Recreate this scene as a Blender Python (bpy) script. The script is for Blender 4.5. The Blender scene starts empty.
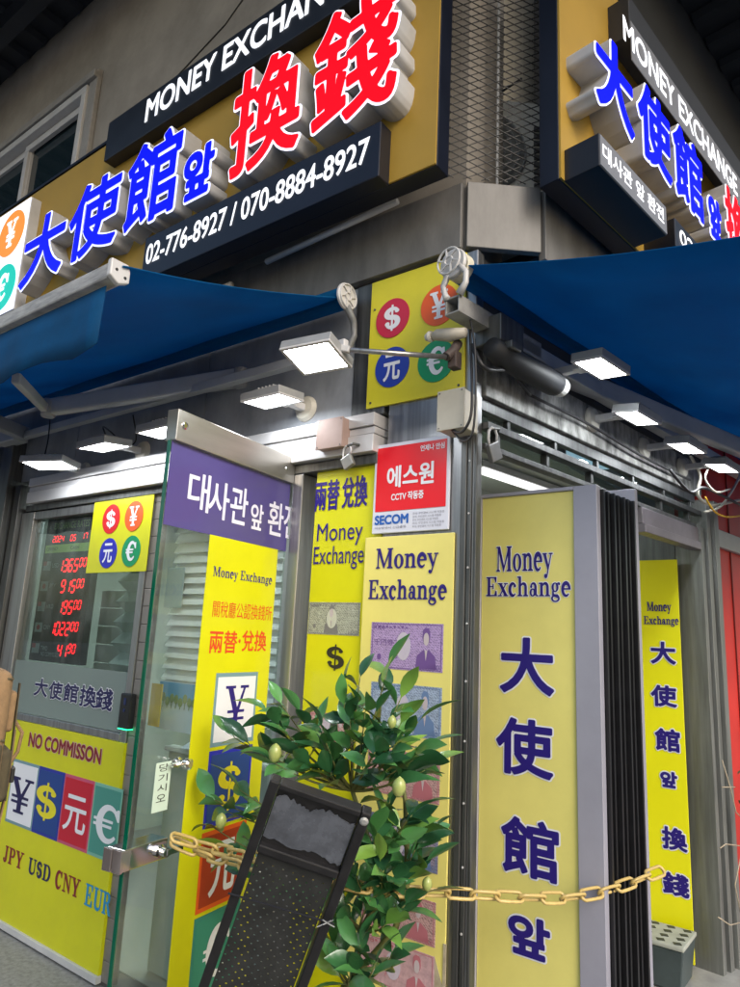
import bpy, math, random
import numpy as np
from mathutils import Matrix, Vector
rnd = random.Random(7)
SC = bpy.context.scene
COL = SC.collection
rad = math.radians
# ------------------------------------------------------------------ camera and wall frames
f_px = 690.0
pitch, roll, aL, bR = [rad(v) for v in (11.814, 2.723, 52.68, 45.54)]
CAM = np.array([0, 0, 1.5])
Fv = np.array([0, math.cos(pitch), math.sin(pitch)]); Rv = np.array([1., 0, 0]); Uv = np.cross(Rv, Fv)
Rv, Uv = Rv*math.cos(roll)+Uv*math.sin(roll), -Rv*math.sin(roll)+Uv*math.cos(roll)
def ray(x, y): return Fv*f_px + Rv*(x-370) - Uv*(y-493.5)
uL = np.array([math.sin(aL), -math.cos(aL), 0]); iL = np.cross([0, 0, 1.], uL)
uR = np.array([math.sin(bR), math.cos(bR), 0]); iR = np.cross([0, 0, 1.], uR)
Cn = np.array([0.35161, 2.24684, 0.0])                      # the street corner of the shop
Z3 = np.array([0, 0, 1.])
FR = {'L': (uL, iL, Cn), 'R': (uR, iR, Cn), 'W': (np.array([1., 0, 0]), np.array([0, 1., 0]), np.zeros(3))}
def w3(fr, u, o, z=0.0):
    a, b, O = FR[fr]; return O + a*u - b*o + Z3*z
E0 = w3('L', -.741, .685); H0 = w3('L', -.838, .03)          # free edge and hinge of the open glass door
uD = (H0-E0); DW = float(np.linalg.norm(uD)); uD = uD/DW; DW *= 1.01
FR['D'] = (uD, np.cross(Z3, uD), E0)
c0 = w3('L', -.06, .0); c1 = w3('R', .2, .12); uC = c1-c0; CW = float(np.linalg.norm(uC)); uC /= CW
FR['C'] = (uC, np.cross(Z3, uC), c0)                          # chamfered corner above the ground floor
def A(fr, px, py, o=0.0):
    """point seen at (px,py) on the plane that stands o metres out of a wall -> (u, y, z)"""
    a, b, O = FR[fr]; P0 = O - b*o; r = ray(px, py); t = ((P0-CAM)@b)/(r@b); P = CAM + r*t
    return float((P-O)@a), -o, float(P[2])
def AZ(fr, px, py, z):
    r = ray(px, py); P = CAM + r*((z-CAM[2])/r[2]); a, b, O = FR[fr]; d = P-O
    return float(d@a), float(d@b), z
def RC(fr, o, p, q):
    """rectangle on the wall from its top-left and bottom-right corners -> u0,u1,z0,z1"""
    a = A(fr, p[0], p[1], o); b = A(fr, q[0], q[1], o); return a[0], b[0], b[2], a[2]
def FM(fr, base=(0, 0, 0)):
    q = FR[fr]; a, b, O = q[:3]; c = q[3] if len(q) > 3 else Z3
    M = Matrix(((a[0], b[0], c[0], O[0]), (a[1], b[1], c[1], O[1]), (a[2], b[2], c[2], O[2]), (0, 0, 0, 1)))
    return M @ Matrix.Translation(base)

# ------------------------------------------------------------------ materials
MATS = {}
def mat(name, col, rough=.5, metal=0., emit=0., var=0., scale=8., bump=0., stretch=None, alpha=None, spec=.5, col2=None, coat=0., trans=0.):
    if name in MATS: return MATS[name]
    m = bpy.data.materials.new(name); m.use_nodes = True; nt = m.node_tree; n = nt.nodes; b = n['Principled BSDF']
    c = (col[0], col[1], col[2], 1)
    b.inputs['Base Color'].default_value = c; b.inputs['Roughness'].default_value = rough; b.inputs['Metallic'].default_value = metal
    b.inputs['Specular IOR Level'].default_value = spec
    if coat: b.inputs['Coat Weight'].default_value = coat; b.inputs['Coat Roughness'].default_value = .08
    if emit:
        b.inputs['Emission Color'].default_value = c; b.inputs['Emission Strength'].default_value = emit
    if var or bump:
        tc = n.new('ShaderNodeTexCoord'); mp = n.new('ShaderNodeMapping'); nt.links.new(tc.outputs['Object'], mp.inputs[0])
        if stretch: mp.inputs['Scale'].default_value = stretch
        nz = n.new('ShaderNodeTexNoise'); nz.inputs['Scale'].default_value = scale; nz.inputs['Detail'].default_value = 6; nz.inputs['Roughness'].default_value = .65
        nt.links.new(mp.outputs[0], nz.inputs['Vector'])
    if var:
        cr = n.new('ShaderNodeValToRGB'); k2 = col2 if col2 else tuple(max(0, x*(1-var)) for x in col)
        cr.color_ramp.elements[0].position = .35; cr.color_ramp.elements[1].position = .65
        cr.color_ramp.elements[0].color = (*k2, 1); cr.color_ramp.elements[1].color = c
        nt.links.new(nz.outputs['Fac'], cr.inputs[0]); nt.links.new(cr.outputs[0], b.inputs['Base Color'])
        mr = n.new('ShaderNodeMapRange'); mr.inputs[3].default_value = max(0.02, rough-.08); mr.inputs[4].default_value = min(1, rough+.12)
        nt.links.new(nz.outputs['Fac'], mr.inputs[0]); nt.links.new(mr.outputs[0], b.inputs['Roughness'])
    if bump:
        bp = n.new('ShaderNodeBump'); bp.inputs['Strength'].default_value = bump; bp.inputs['Distance'].default_value = .01
        nt.links.new(nz.outputs['Fac'], bp.inputs['Height']); nt.links.new(bp.outputs[0], b.inputs['Normal'])
    if alpha is not None:
        b.inputs['Alpha'].default_value = alpha
    MATS[name] = m; return m
def glass_mat(name, col, amount, rough=.02, milky=0.0, milk=(.6, .65, .62)):
    m = bpy.data.materials.new(name); m.use_nodes = True; nt = m.node_tree; n = nt.nodes; n.remove(n['Principled BSDF'])
    out = n['Material Output']; tr = n.new('ShaderNodeBsdfTransparent'); tr.inputs[0].default_value = (*col, 1)
    gl = n.new('ShaderNodeBsdfGlossy'); gl.inputs['Roughness'].default_value = rough
    fr = n.new('ShaderNodeLayerWeight'); fr.inputs[0].default_value = .5
    pw = n.new('ShaderNodeMath'); pw.operation = 'POWER'; pw.inputs[1].default_value = 5.0; nt.links.new(fr.outputs['Facing'], pw.inputs[0])
    mth = n.new('ShaderNodeMath'); mth.operation = 'MULTIPLY_ADD'; mth.inputs[1].default_value = .8; mth.inputs[2].default_value = amount
    nt.links.new(pw.outputs[0], mth.inputs[0])
    mx = n.new('ShaderNodeMixShader'); nt.links.new(mth.outputs[0], mx.inputs[0]); nt.links.new(tr.outputs[0], mx.inputs[1]); nt.links.new(gl.outputs[0], mx.inputs[2])
    last = mx
    if milky:
        df = n.new('ShaderNodeBsdfDiffuse'); df.inputs[0].default_value = (*milk, 1)
        m2 = n.new('ShaderNodeMixShader'); m2.inputs[0].default_value = milky
        nt.links.new(mx.outputs[0], m2.inputs[1]); nt.links.new(df.outputs[0], m2.inputs[2]); last = m2
    else:
        tc = n.new('ShaderNodeTexCoord'); mp = n.new('ShaderNodeMapping'); mp.inputs['Scale'].default_value = (3, 3, 1.2); nz = n.new('ShaderNodeTexNoise'); nz.inputs['Scale'].default_value = 4; nz.inputs['Detail'].default_value = 8
        nt.links.new(tc.outputs['Object'], mp.inputs[0]); nt.links.new(mp.outputs[0], nz.inputs['Vector']); mr = n.new('ShaderNodeMapRange'); mr.inputs[1].default_value = .45; mr.inputs[2].default_value = .8; mr.inputs[3].default_value = .015; mr.inputs[4].default_value = .11
        nt.links.new(nz.outputs['Fac'], mr.inputs[0]); df = n.new('ShaderNodeBsdfDiffuse'); df.inputs[0].default_value = (.6, .64, .62, 1); m2 = n.new('ShaderNodeMixShader')
        nt.links.new(mr.outputs[0], m2.inputs[0]); nt.links.new(mx.outputs[0], m2.inputs[1]); nt.links.new(df.outputs[0], m2.inputs[2]); last = m2
    nt.links.new(last.outputs[0], out.inputs[0]); MATS[name] = m; return m

STEEL = mat('brushed_steel', (.42, .42, .43), .34, .9, var=.35, scale=3, stretch=(14, 14, .5), bump=.05)
STEELD = mat('dull_steel', (.16, .165, .165), .42, .75, var=.5, scale=4, stretch=(9, 9, .6), bump=.08)
STAIN = mat('stained_steel', (.42, .42, .40), .5, .35, var=.75, scale=5, stretch=(3, 3, 1.2), bump=.1, col2=(.06, .06, .055))
ALU = mat('painted_aluminium', (.38, .38, .46), .4, .3, var=.12, scale=3)
GREYM = mat('grey_enamel', (.33, .34, .35), .45, .1, var=.15, scale=6)
GREYL = mat('pale_grey_enamel', (.55, .55, .56), .45, .05, var=.15, scale=9)
DARKM = mat('black_coated_metal', (.012, .014, .022), .35, .2, var=.3, scale=5)
NAVY = mat('navy_coated_metal', (.006, .009, .022), .32, .25, var=.3, scale=4)
BLACK = mat('black_plastic', (.012, .012, .014), .42, 0, var=.4, scale=30, bump=.1)
GOLD = mat('ochre_sign_panel', (.40, .25, .035), .5, .1, var=.12, scale=3)
SIGNW = mat('lit_white_acrylic', (.80, .84, 1.0), .4, 0, emit=.55)
SIGNB = mat('lit_blue_film', (.0, .002, .80), .4, 0, emit=.9, spec=.15)
SIGNR = mat('lit_red_film', (.85, .0, .006), .4, 0, emit=.75, spec=.15)
LETW = mat('lit_white_letters', (.85, .88, .95), .4, 0, emit=.5)
CHAN = mat('channel_letter_side', (.50, .51, .54), .45, .1, var=.2, scale=5)
YEL = mat('yellow_print', (.62, .62, .003), .38, 0, var=.12, scale=2.6, coat=.25, bump=.12)
YELP = mat('pale_yellow_print', (.74, .68, .20), .40, 0, var=.12, scale=2.6, bump=.12, coat=.15)
WHITE = mat('white_print', (.72, .74, .80), .45)
INK = mat('indigo_ink', (.016, .006, .17), .45)
INKD = mat('navy_ink', (.010, .008, .075), .45)
REDP = mat('red_print', (.62, .008, .015), .42)
RED2 = mat('crimson_print', (.50, .01, .03), .42)
ORANGEP = mat('orange_print', (.72, .10, .015), .42)
GREENP = mat('green_print', (.0, .26, .10), .42)
TEALP = mat('teal_print', (.03, .22, .17), .42)
BLUEP = mat('blue_print', (.015, .02, .42), .42)
NAVYP = mat('navy_print', (.012, .05, .24), .42)
PURPLE = mat('purple_film', (.070, .055, .22), .4, 0, var=.12, scale=2, coat=.3)
BLKINK = mat('black_ink', (.012, .012, .012), .5)
MAROON = mat('maroon_ink', (.20, .01, .02), .5)
CYANI = mat('cyan_ink', (.01, .25, .50), .5)
LEMON = mat('lemon_ink', (.70, .62, .02), .45)
BLUECL = mat('blue_awning_cloth', (.0, .105, .27), .75, 0, var=.3, scale=2.5, bump=.2, spec=.2)
WALLM = mat('weathered_render', (.32, .295, .265), .85, 0, var=.32, scale=2.4, bump=.45)
REDW = mat('red_painted_wall', (.50, .022, .016), .5, 0, var=.3, scale=2, bump=.1)
CREAM = mat('cream_plastic', (.50, .44, .36), .5, 0, var=.12, scale=9)
BEIGE = mat('beige_box', (.42, .40, .34), .5, 0, var=.15, scale=9)
PINKB = mat('pinkish_box', (.34, .24, .21), .5, .1, var=.2, scale=9)
CHROME = mat('chrome', (.75, .75, .76), .12, 1.)
CHAINY = mat('yellow_plastic_chain', (.62, .45, .15), .38, 0, var=.35, scale=25, coat=.3)
LAMPON = mat('floodlight_lens', (.93, .97, 1.0), .4, 0, emit=24.)
LEDR = mat('red_led', (1.0, .008, .014), .4, 0, emit=3.2)
ROOM = mat('interior_wall', (.42, .45, .42), .7, 0, var=.1, scale=2)
ROOMD = mat('interior_dark_wall', (.05, .065, .06), .7)
SLAT = mat('white_siding', (.60, .64, .62), .5, 0, var=.08, scale=3)
TILE = mat('taupe_siding', (.27, .25, .235), .4, .35, var=.18, scale=6)
FROST = glass_mat('frosted_film', (.5, .62, .58), .02, .2, .62, (.30, .36, .35))
GLASS = glass_mat('clear_glass', (.86, .93, .90), .03)
GLASSD = glass_mat('window_glass', (.70, .78, .76), .05)
GLASSE = mat('green_glass_edge', (.0, .085, .05), .15, 0, coat=.5)
PINKA = mat('pinkish_lock_cover', (.50, .45, .45), .12, .8, coat=.6)
CABLE = mat('black_cable', (.015, .015, .017), .5)
CABLEW = mat('white_cable', (.55, .52, .45), .5)
CABLEY = mat('yellow_cable', (.7, .4, .02), .5)
PAPER = mat('paper', (.62, .68, .74), .6)
WOOD = mat('plant_bark', (.12, .09, .05), .8, 0, var=.4, scale=30, bump=.4)
FRUIT = mat('lemon_skin', (.46, .46, .16), .3, 0, var=.4, scale=14, col2=(.22, .32, .08), coat=.3)
SOFFIT = mat('dark_metal_roofing', (.022, .028, .040), .5, .3, var=.3, scale=3)
BUTTON = mat('box_green_grey', (.05, .07, .075), .4, 0, var=.3, scale=5)
NOTEG = mat('note_pale_green', (.42, .45, .38), .6, 0, var=.35, scale=60)
NOTEV = mat('note_lilac', (.46, .33, .62), .6, 0, var=.25, scale=70)
NOTEB = mat('note_blue', (.38, .48, .66), .6, 0, var=.35, scale=60)
NOTEP = mat('note_pink', (.60, .38, .38), .6, 0, var=.35, scale=60)
NOTEM = mat('note_mauve', (.34, .30, .42), .6, 0, var=.45, scale=40)
NOTEK = mat('note_ink_grey', (.16, .16, .17), .6)
NOTEKV = mat('note_ink_violet', (.14, .07, .26), .6)
NOTEKR = mat('note_ink_rose', (.42, .14, .18), .6)
NOTEKB = mat('note_ink_blue', (.12, .20, .38), .6)

def cloth_mat():
    m = BLUECL; nt = m.node_tree; n = nt.nodes; b = n['Principled BSDF']; out = n['Material Output']
    tl = n.new('ShaderNodeBsdfTranslucent'); tl.inputs[0].default_value = (.0, .13, .42, 1)
    mx = n.new('ShaderNodeMixShader'); mx.inputs[0].default_value = .45
    nt.links.new(b.outputs[0], mx.inputs[1]); nt.links.new(tl.outputs[0], mx.inputs[2]); nt.links.new(mx.outputs[0], out.inputs[0])
    tc = n.new('ShaderNodeTexCoord'); nz = n.new('ShaderNodeTexNoise'); nz.inputs['Scale'].default_value = 3; nz.inputs['Detail'].default_value = 8; nt.links.new(tc.outputs['Object'], nz.inputs['Vector'])
    cr = n.new('ShaderNodeValToRGB'); cr.color_ramp.elements[0].position = .3; cr.color_ramp.elements[1].position = .7; cr.color_ramp.elements[0].color = (0, .20, .46, 1); cr.color_ramp.elements[1].color = (0, .30, .62, 1)
    nt.links.new(nz.outputs['Fac'], cr.inputs[0]); nt.links.new(cr.outputs[0], tl.inputs[0])
cloth_mat()

def engrave(m):
    """fine engraved line pattern of a printed banknote"""
    nt = m.node_tree; n = nt.nodes; b = n['Principled BSDF']; src = b.inputs['Base Color'].links[0].from_socket
    tc = n.new('ShaderNodeTexCoord'); wv = n.new('ShaderNodeTexWave'); wv.wave_type = 'RINGS'; wv.inputs['Scale'].default_value = 38; wv.inputs['Distortion'].default_value = 9; wv.inputs['Detail'].default_value = 3; wv.inputs['Detail Scale'].default_value = 2.2
    w2 = n.new('ShaderNodeTexWave'); w2.bands_direction = 'DIAGONAL'; w2.inputs['Scale'].default_value = 60; w2.inputs['Distortion'].default_value = 6
    nt.links.new(tc.outputs['Object'], wv.inputs['Vector']); nt.links.new(tc.outputs['Object'], w2.inputs['Vector'])
    mm = n.new('ShaderNodeMath'); mm.operation = 'MULTIPLY'; nt.links.new(wv.outputs['Fac'], mm.inputs[0]); nt.links.new(w2.outputs['Fac'], mm.inputs[1])
    mx = n.new('ShaderNodeMix'); mx.data_type = 'RGBA'; mx.blend_type = 'MULTIPLY'; mx.inputs[7].default_value = (.38, .36, .42, 1); nt.links.new(src, mx.inputs[6])
    nt.links.new(mm.outputs[0], mx.inputs[0]); nt.links.new(mx.outputs[2], b.inputs['Base Color'])
for m_ in (NOTEG, NOTEV, NOTEB, NOTEP, NOTEM): engrave(m_)

# ------------------------------------------------------------------ mesh building
class G:
    def __init__(s): s.v = []; s.f = []; s.sm = False
    def quad(s, a, b, c, d):
        k = len(s.v); s.v += [a, b, c, d]; s.f.append((k, k+1, k+2, k+3)); return s
    def box(s, x0, x1, y0, y1, z0, z1):
        x0, x1 = sorted((x0, x1)); y0, y1 = sorted((y0, y1)); z0, z1 = sorted((z0, z1)); k = len(s.v)
        s.v += [(x0, y0, z0), (x1, y0, z0), (x1, y1, z0), (x0, y1, z0), (x0, y0, z1), (x1, y0, z1), (x1, y1, z1), (x0, y1, z1)]
        s.f += [tuple(k+i for i in q) for q in ((0, 3, 2, 1), (4, 5, 6, 7), (0, 1, 5, 4), (1, 2, 6, 5), (2, 3, 7, 6), (3, 0, 4, 7))]; return s
    def obox(s, c, ax, ay, az):
        """oriented box: centre and three half vectors"""
        c, ax, ay, az = map(Vector, (c, ax, ay, az)); k = len(s.v)
        for dz in (-1, 1):
            for dx, dy in ((-1, -1), (1, -1), (1, 1), (-1, 1)): s.v.append(tuple(c+ax*dx+ay*dy+az*dz))
        s.f += [tuple(k+i for i in q) for q in ((0, 3, 2, 1), (4, 5, 6, 7), (0, 1, 5, 4), (1, 2, 6, 5), (2, 3, 7, 6), (3, 0, 4, 7))]; return s
    def bar(s, p, q, wd, ht, up=(0, 0, 1)):
        p, q = Vector(p), Vector(q); d = (q-p); n = d.normalized(); a = n.cross(Vector(up)).normalized(); b = a.cross(n)
        return s.obox((p+q)/2, d/2, a*wd/2, b*ht/2)
    def tube(s, pts, r, n=8, cap=True):
        pts = [Vector(p) for p in pts]; k0 = len(s.v); m = len(pts); ref = None
        for i, p in enumerate(pts):
            t = (pts[min(i+1, m-1)]-pts[max(i-1, 0)]).normalized()
            if ref is None: ref = t.orthogonal().normalized()
            a = (ref - t*ref.dot(t)).normalized(); ref = a; b = t.cross(a); rr = r[i] if isinstance(r, (list, tuple)) else r
            for j in range(n):
                an = 2*math.pi*j/n; s.v.append(tuple(p+a*math.cos(an)*rr+b*math.sin(an)*rr))
        for i in range(m-1):
            for j in range(n):
                s.f.append((k0+i*n+j, k0+i*n+(j+1) % n, k0+(i+1)*n+(j+1) % n, k0+(i+1)*n+j))
        if cap:
            s.f.append(tuple(k0+j for j in range(n))[::-1]); s.f.append(tuple(k0+(m-1)*n+j for j in range(n)))
        return s
    def prism(s, pts2, y0, y1):
        """outline in (x,z), thickness along y"""
        n = len(pts2); k = len(s.v); s.v += [(x, y0, z) for x, z in pts2]+[(x, y1, z) for x, z in pts2]
        s.f.append(tuple(k+i for i in range(n))); s.f.append(tuple(k+n+i for i in range(n))[::-1])
        for i in range(n): s.f.append((k+i, k+n+i, k+n+(i+1) % n, k+(i+1) % n))
        return s
    def disc(s, cx, cz, rx, rz, y0, y1, n=40):
        return s.prism([(cx+rx*math.cos(2*math.pi*i/n), cz+rz*math.sin(2*math.pi*i/n)) for i in range(n)], y0, y1)
    def lathe(s, c, ax, prof, n=20):
        """profile [(r, t)] turned round axis ax through c"""
        c = Vector(c); ax = Vector(ax).normalized(); a = ax.orthogonal().normalized(); b = ax.cross(a); k = len(s.v); m = len(prof)
        for r, t in prof:
            for j in range(n):
                an = 2*math.pi*j/n; s.v.append(tuple(c+ax*t+(a*math.cos(an)+b*math.sin(an))*r))
        for i in range(m-1):
            for j in range(n): s.f.append((k+i*n+j, k+i*n+(j+1) % n, k+(i+1)*n+(j+1) % n, k+(i+1)*n+j))
        s.f.append(tuple(k+j for j in range(n))[::-1]); s.f.append(tuple(k+(m-1)*n+j for j in range(n))); return s
WM = {}; FRN = {}
def build(name, g, m, fr=None, parent=None, bevel=0., smooth=False, label=None):
    """one mesh object; geometry is given in the frame fr; the origin is set at its base"""
    fr = fr or (FRN[parent.name] if parent else 'W')
    V = np.array(g.v, float); lo, hi = V.min(0), V.max(0); base = ((lo[0]+hi[0])/2, (lo[1]+hi[1])/2, lo[2])
    me = bpy.data.meshes.new(name); me.from_pydata([tuple(v) for v in (V-np.array(base))], [], g.f); me.update(); me.materials.append(m)
    if smooth:
        for p in me.polygons: p.use_smooth = True
    o = bpy.data.objects.new(name, me); COL.objects.link(o); M = FM(fr, base); WM[o.name] = M; FRN[o.name] = fr
    if parent: o.parent = parent; o.matrix_local = WM[parent.name].inverted() @ M
    else: o.matrix_world = M
    if bevel:
        md = o.modifiers.new('edge', 'BEVEL'); md.width = bevel; md.segments = 2; md.limit_method = 'ANGLE'
    if label: o['label'] = label
    return o
def tag(o, label, cat, group=None):
    o['label'] = label; o['category'] = cat
    if group: o['group'] = group
    return o
def thing(name, label, cat, fr='W', base=(0, 0, 0), group=None):
    o = bpy.data.objects.new(name, None); COL.objects.link(o); o.empty_display_size = .05
    M = FM(fr, base); o.matrix_world = M; WM[o.name] = M; FRN[o.name] = fr; return tag(o, label, cat, group)
def part(o, name, g, m, **k): return build(name, g, m, parent=o, **k)
def struct(name, g, m, fr='W', **k):
    o = build(name, g, m, fr, **k); o['kind'] = 'structure'; return o

# ------------------------------------------------------------------ lettering: outlines -> distance field -> mesh
_font = {}
def font_outline(body):
    """boundary edges (x0,y0,x1,y1) of a text set in the built-in font and its triangles mesh"""
    if body in _font: return _font[body]
    cu = bpy.data.curves.new('t', 'FONT'); cu.body = body; cu.resolution_u = 5; cu.dimensions = '2D'; cu.fill_mode = 'BOTH'
    o = bpy.data.objects.new('t', cu); COL.objects.link(o); dg = bpy.context.evaluated_depsgraph_get(); dg.update()
    me = bpy.data.meshes.new_from_object(o.evaluated_get(dg)); V = np.array([v.co[:2] for v in me.vertices])
    cnt = {}
    for p in me.polygons:
        for e in p.edge_keys: cnt[e] = cnt.get(e, 0)+1
    S = np.array([[*V[a], *V[b]] for (a, b), c in cnt.items() if c == 1])
    F = [tuple(p.vertices) for p in me.polygons]
    bpy.data.objects.remove(o); bpy.data.curves.remove(cu); bpy.data.meshes.remove(me)
    _font[body] = (S, V, F); return _font[body]
def sdf_segs(S, X, Y):
    D = np.full(X.shape, 1e9); par = np.zeros(X.shape, bool)
    for x0, y0, x1, y1 in S:
        dx, dy = x1-x0, y1-y0; L = dx*dx+dy*dy+1e-18
        t = np.clip(((X-x0)*dx+(Y-y0)*dy)/L, 0, 1); D = np.minimum(D, (X-x0-t*dx)**2+(Y-y0-t*dy)**2)
        if y0 != y1:
            c = ((y0 > Y) != (y1 > Y)); xi = x0+(Y-y0)*dx/(dy if dy else 1e-18); par ^= (c & (X < xi))
    D = np.sqrt(D); return np.where(par, -D, D)
def pp(*pts): return ('p', pts)
def loop_segs(P): return [(*P[i], *P[(i+1) % len(P)]) for i in range(len(P))]
def arc(cx, cy, rx, ry, a0, a1, w0, wm, w1, n=22):
    out = []; inn = []
    for i in range(n+1):
        t = i/n; a = rad(a0+(a1-a0)*t); w = (w0*(1-t)+w1*t)+(wm-(w0+w1)/2)*math.sin(math.pi*t)
        out.append((cx+(rx+w/2)*math.cos(a), cy+(ry+w/2)*math.sin(a))); inn.append((cx+(rx-w/2)*math.cos(a), cy+(ry-w/2)*math.sin(a)))
    return ('p', tuple(out+inn[::-1]))
def ell(cx, cy, rx, ry, n=28): return [(cx+rx*math.cos(2*math.pi*i/n), cy+ry*math.sin(2*math.pi*i/n)) for i in range(n)]
def ring(cx, cy, rx, ry, ix, iy): return ('r', tuple(ell(cx, cy, rx, ry)), tuple(ell(cx, cy, ix, iy)))
def dot(cx, cy, r): return ('p', tuple(ell(cx, cy, r, r, 14)))
def bx(x0, x1, y0, y1): return pp((x0, y0), (x1, y0), (x1, y1), (x0, y1))
def stem(x, y0, y1, w=.115, b=1, t=0, e=.07, tl=0):
    r = [bx(x-w/2, x+w/2, y0, y1)]
    if b: r.append(pp((x-w/2-e, y0), (x+w/2+e, y0), (x+w/2+e, y0+.025), (x+w/2, y0+.05), (x-w/2, y0+.05), (x-w/2-e, y0+.025)))
    if t: r.append(pp((x-w/2-e, y1), (x+w/2+e, y1), (x+w/2+e, y1-.025), (x+w/2, y1-.05), (x-w/2, y1-.05), (x-w/2-e, y1-.025)))
    if tl: r.append(pp((x-w/2-.08, y1), (x+.02, y1+.01), (x+.02, y1-.05), (x-w/2-.08, y1-.03)))
    return r
def shape_s(c, w, h, k=.13):
    hh = h/4
    return [arc(c, h-hh-.015, w, hh-.03, 25, 262, .05, k, k), arc(c, hh+.02, w, hh-.01, 82, -155, k, k, .05), dot(c+w*.85, h-hh+.03, .05), dot(c-w*.85, hh-.01, .055)]
GL = {
 'M': (.90, stem(.13, 0, .7, .045) + stem(.74, 0, .7, .125, 1, 1) + [bx(.03, .2, .665, .7), pp((.09, .7), (.22, .7), (.47, .09), (.42, 0)), pp((.70, .7), (.76, .66), (.44, 0), (.41, .03))]),
 'o': (.50, [ring(.25, .235, .225, .25, .105, .215)]),
 'n': (.58, stem(.14, 0, .47, .11, tl=1) + stem(.44, 0, .34, .11) + [arc(.315, .32, .125, .13, 160, 0, .03, .09, .11)]),
 'e': (.46, [arc(.235, .235, .165, .22, 0, 318, .10, .125, .035), bx(.08, .38, .235, .27)]),
 'y': (.50, [pp((.02, .45), (.15, .45), (.31, .07), (.25, 0)), pp((.40, .45), (.44, .45), (.24, -.12), (.18, -.17)), bx(-.01, .20, .44, .47), bx(.32, .50, .44, .47), dot(.13, -.15, .055), arc(.15, -.13, .06, .06, 230, 350, .04, .04, .04)]),
 'E': (.64, stem(.16, 0, .7, .12, 0) + [bx(.02, .57, 0, .035), bx(.02, .55, .665, .7), bx(.2, .40, .34, .37), pp((.53, .19), (.57, .19), (.59, 0), (.45, 0)), pp((.43, .7), (.56, .7), (.55, .51), (.52, .51)), bx(.375, .41, .26, .45)]),
 'x': (.52, [pp((.04, .45), (.18, .45), (.48, .02), (.34, .02)), pp((.38, .45), (.43, .45), (.12, .02), (.07, .02)), bx(-.01, .22, .44, .47), bx(.31, .5, .44, .47), bx(-.01, .19, 0, .03), bx(.28, .53, 0, .03)]),
 'c': (.43, [arc(.235, .235, .165, .22, 48, 318, .04, .135, .035), dot(.335, .37, .055)]),
 'h': (.58, stem(.14, 0, .7, .11, tl=1) + stem(.44, 0, .34, .11) + [arc(.315, .32, .125, .13, 160, 0, .03, .09, .11)]),
 'a': (.47, [bx(.28, .39, .03, .34), arc(.22, .33, .115, .125, 165, 0, .05, .07, .11), dot(.115, .34, .05), ring(.19, .13, .15, .14, .06, .105), pp((.33, .06), (.39, .06), (.47, .02), (.46, -.005), (.38, -.005))]),
 'g': (.47, [ring(.20, .31, .165, .165, .07, .135), ring(.215, -.08, .205, .12, .13, .085), pp((.07, .18), (.12, .18), (.16, .03), (.06, .02)), pp((.08, .07), (.33, .06), (.40, -.02), (.38, -.08), (.10, .0)), dot(.40, .43, .045), arc(.36, .40, .05, .06, 40, 180, .03, .04, .03)]),
 'J': (.42, stem(.25, .12, .7, .12, 0, 1) + [arc(.17, .12, .09, .10, 0, -170, .12, .07, .05), dot(.09, .11, .055)]),
 'P': (.58, stem(.16, 0, .7, .12, 1, 0) + [bx(.02, .32, .665, .7), bx(.2, .32, .32, .352), arc(.30, .51, .17, .172, 90, -90, .035, .12, .035)]),
 'Y': (.62, [bx(.255, .375, 0, .32), bx(.17, .46, 0, .035), pp((.05, .68), (.19, .68), (.375, .30), (.26, .27)), pp((.50, .68), (.55, .68), (.37, .27), (.31, .32)), bx(-.01, .26, .665, .7), bx(.40, .64, .665, .7)]),
 'U': (.66, [bx(.10, .22, .2, .7), bx(.52, .56, .2, .7), bx(.02, .31, .665, .7), bx(.43, .66, .665, .7), arc(.345, .20, .195, .175, 180, 360, .12, .08, .04)]),
 'S': (.50, shape_s(.25, .145, .7)),
 'D': (.66, stem(.16, 0, .7, .12, 0) + [bx(.02, .32, .665, .7), bx(.02, .32, 0, .035), arc(.30, .35, .24, .333, 90, -90, .035, .13, .035)]),
 'C': (.60, [arc(.31, .35, .22, .325, 48, 318, .04, .15, .035), pp((.47, .70), (.51, .70), (.52, .47), (.49, .47), (.42, .6)), dot(.47, .15, .025)]),
 'N': (.70, [bx(.12, .16, 0, .7), bx(.54, .58, .05, .7), pp((.08, .7), (.22, .7), (.58, .12), (.58, 0), (.54, 0)), bx(.02, .26, 0, .035), bx(.44, .68, .665, .7), bx(.02, .2, .665, .7)]),
 'R': (.66, stem(.16, 0, .7, .12, 1, 0) + [bx(.02, .32, .665, .7), bx(.2, .32, .34, .372), arc(.30, .52, .16, .163, 90, -90, .035, .12, .035), pp((.29, .36), (.42, .36), (.62, .03), (.66, 0), (.49, 0))]),
 '$': (.52, shape_s(.26, .155, .7, .12) + [bx(.245, .275, -.08, .78)]),
 '¥': (.62, [bx(.255, .365, 0, .32), bx(.17, .45, 0, .035), pp((.05, .68), (.18, .68), (.365, .30), (.26, .27)), pp((.50, .68), (.55, .68), (.365, .27), (.31, .32)), bx(-.01, .26, .665, .7), bx(.40, .63, .665, .7), bx(.08, .54, .30, .335), bx(.08, .54, .19, .225)]),
 '€': (.62, [arc(.36, .35, .20, .32, 42, 318, .04, .125, .04), pp((.52, .66), (.56, .66), (.57, .45), (.54, .45), (.47, .58)), bx(.04, .44, .385, .42), bx(.04, .42, .28, .315)]),
 ' ': (.28, []),
}
def serif_prims(body):
    out = []; x = 0
    for ch in body:
        wd, pr = GL[ch]
        for p in pr:
            out.append((p[0],)+tuple(tuple((a+x, b) for a, b in lp) for lp in p[1:]))
        x += wd+.03
    return out
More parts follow.
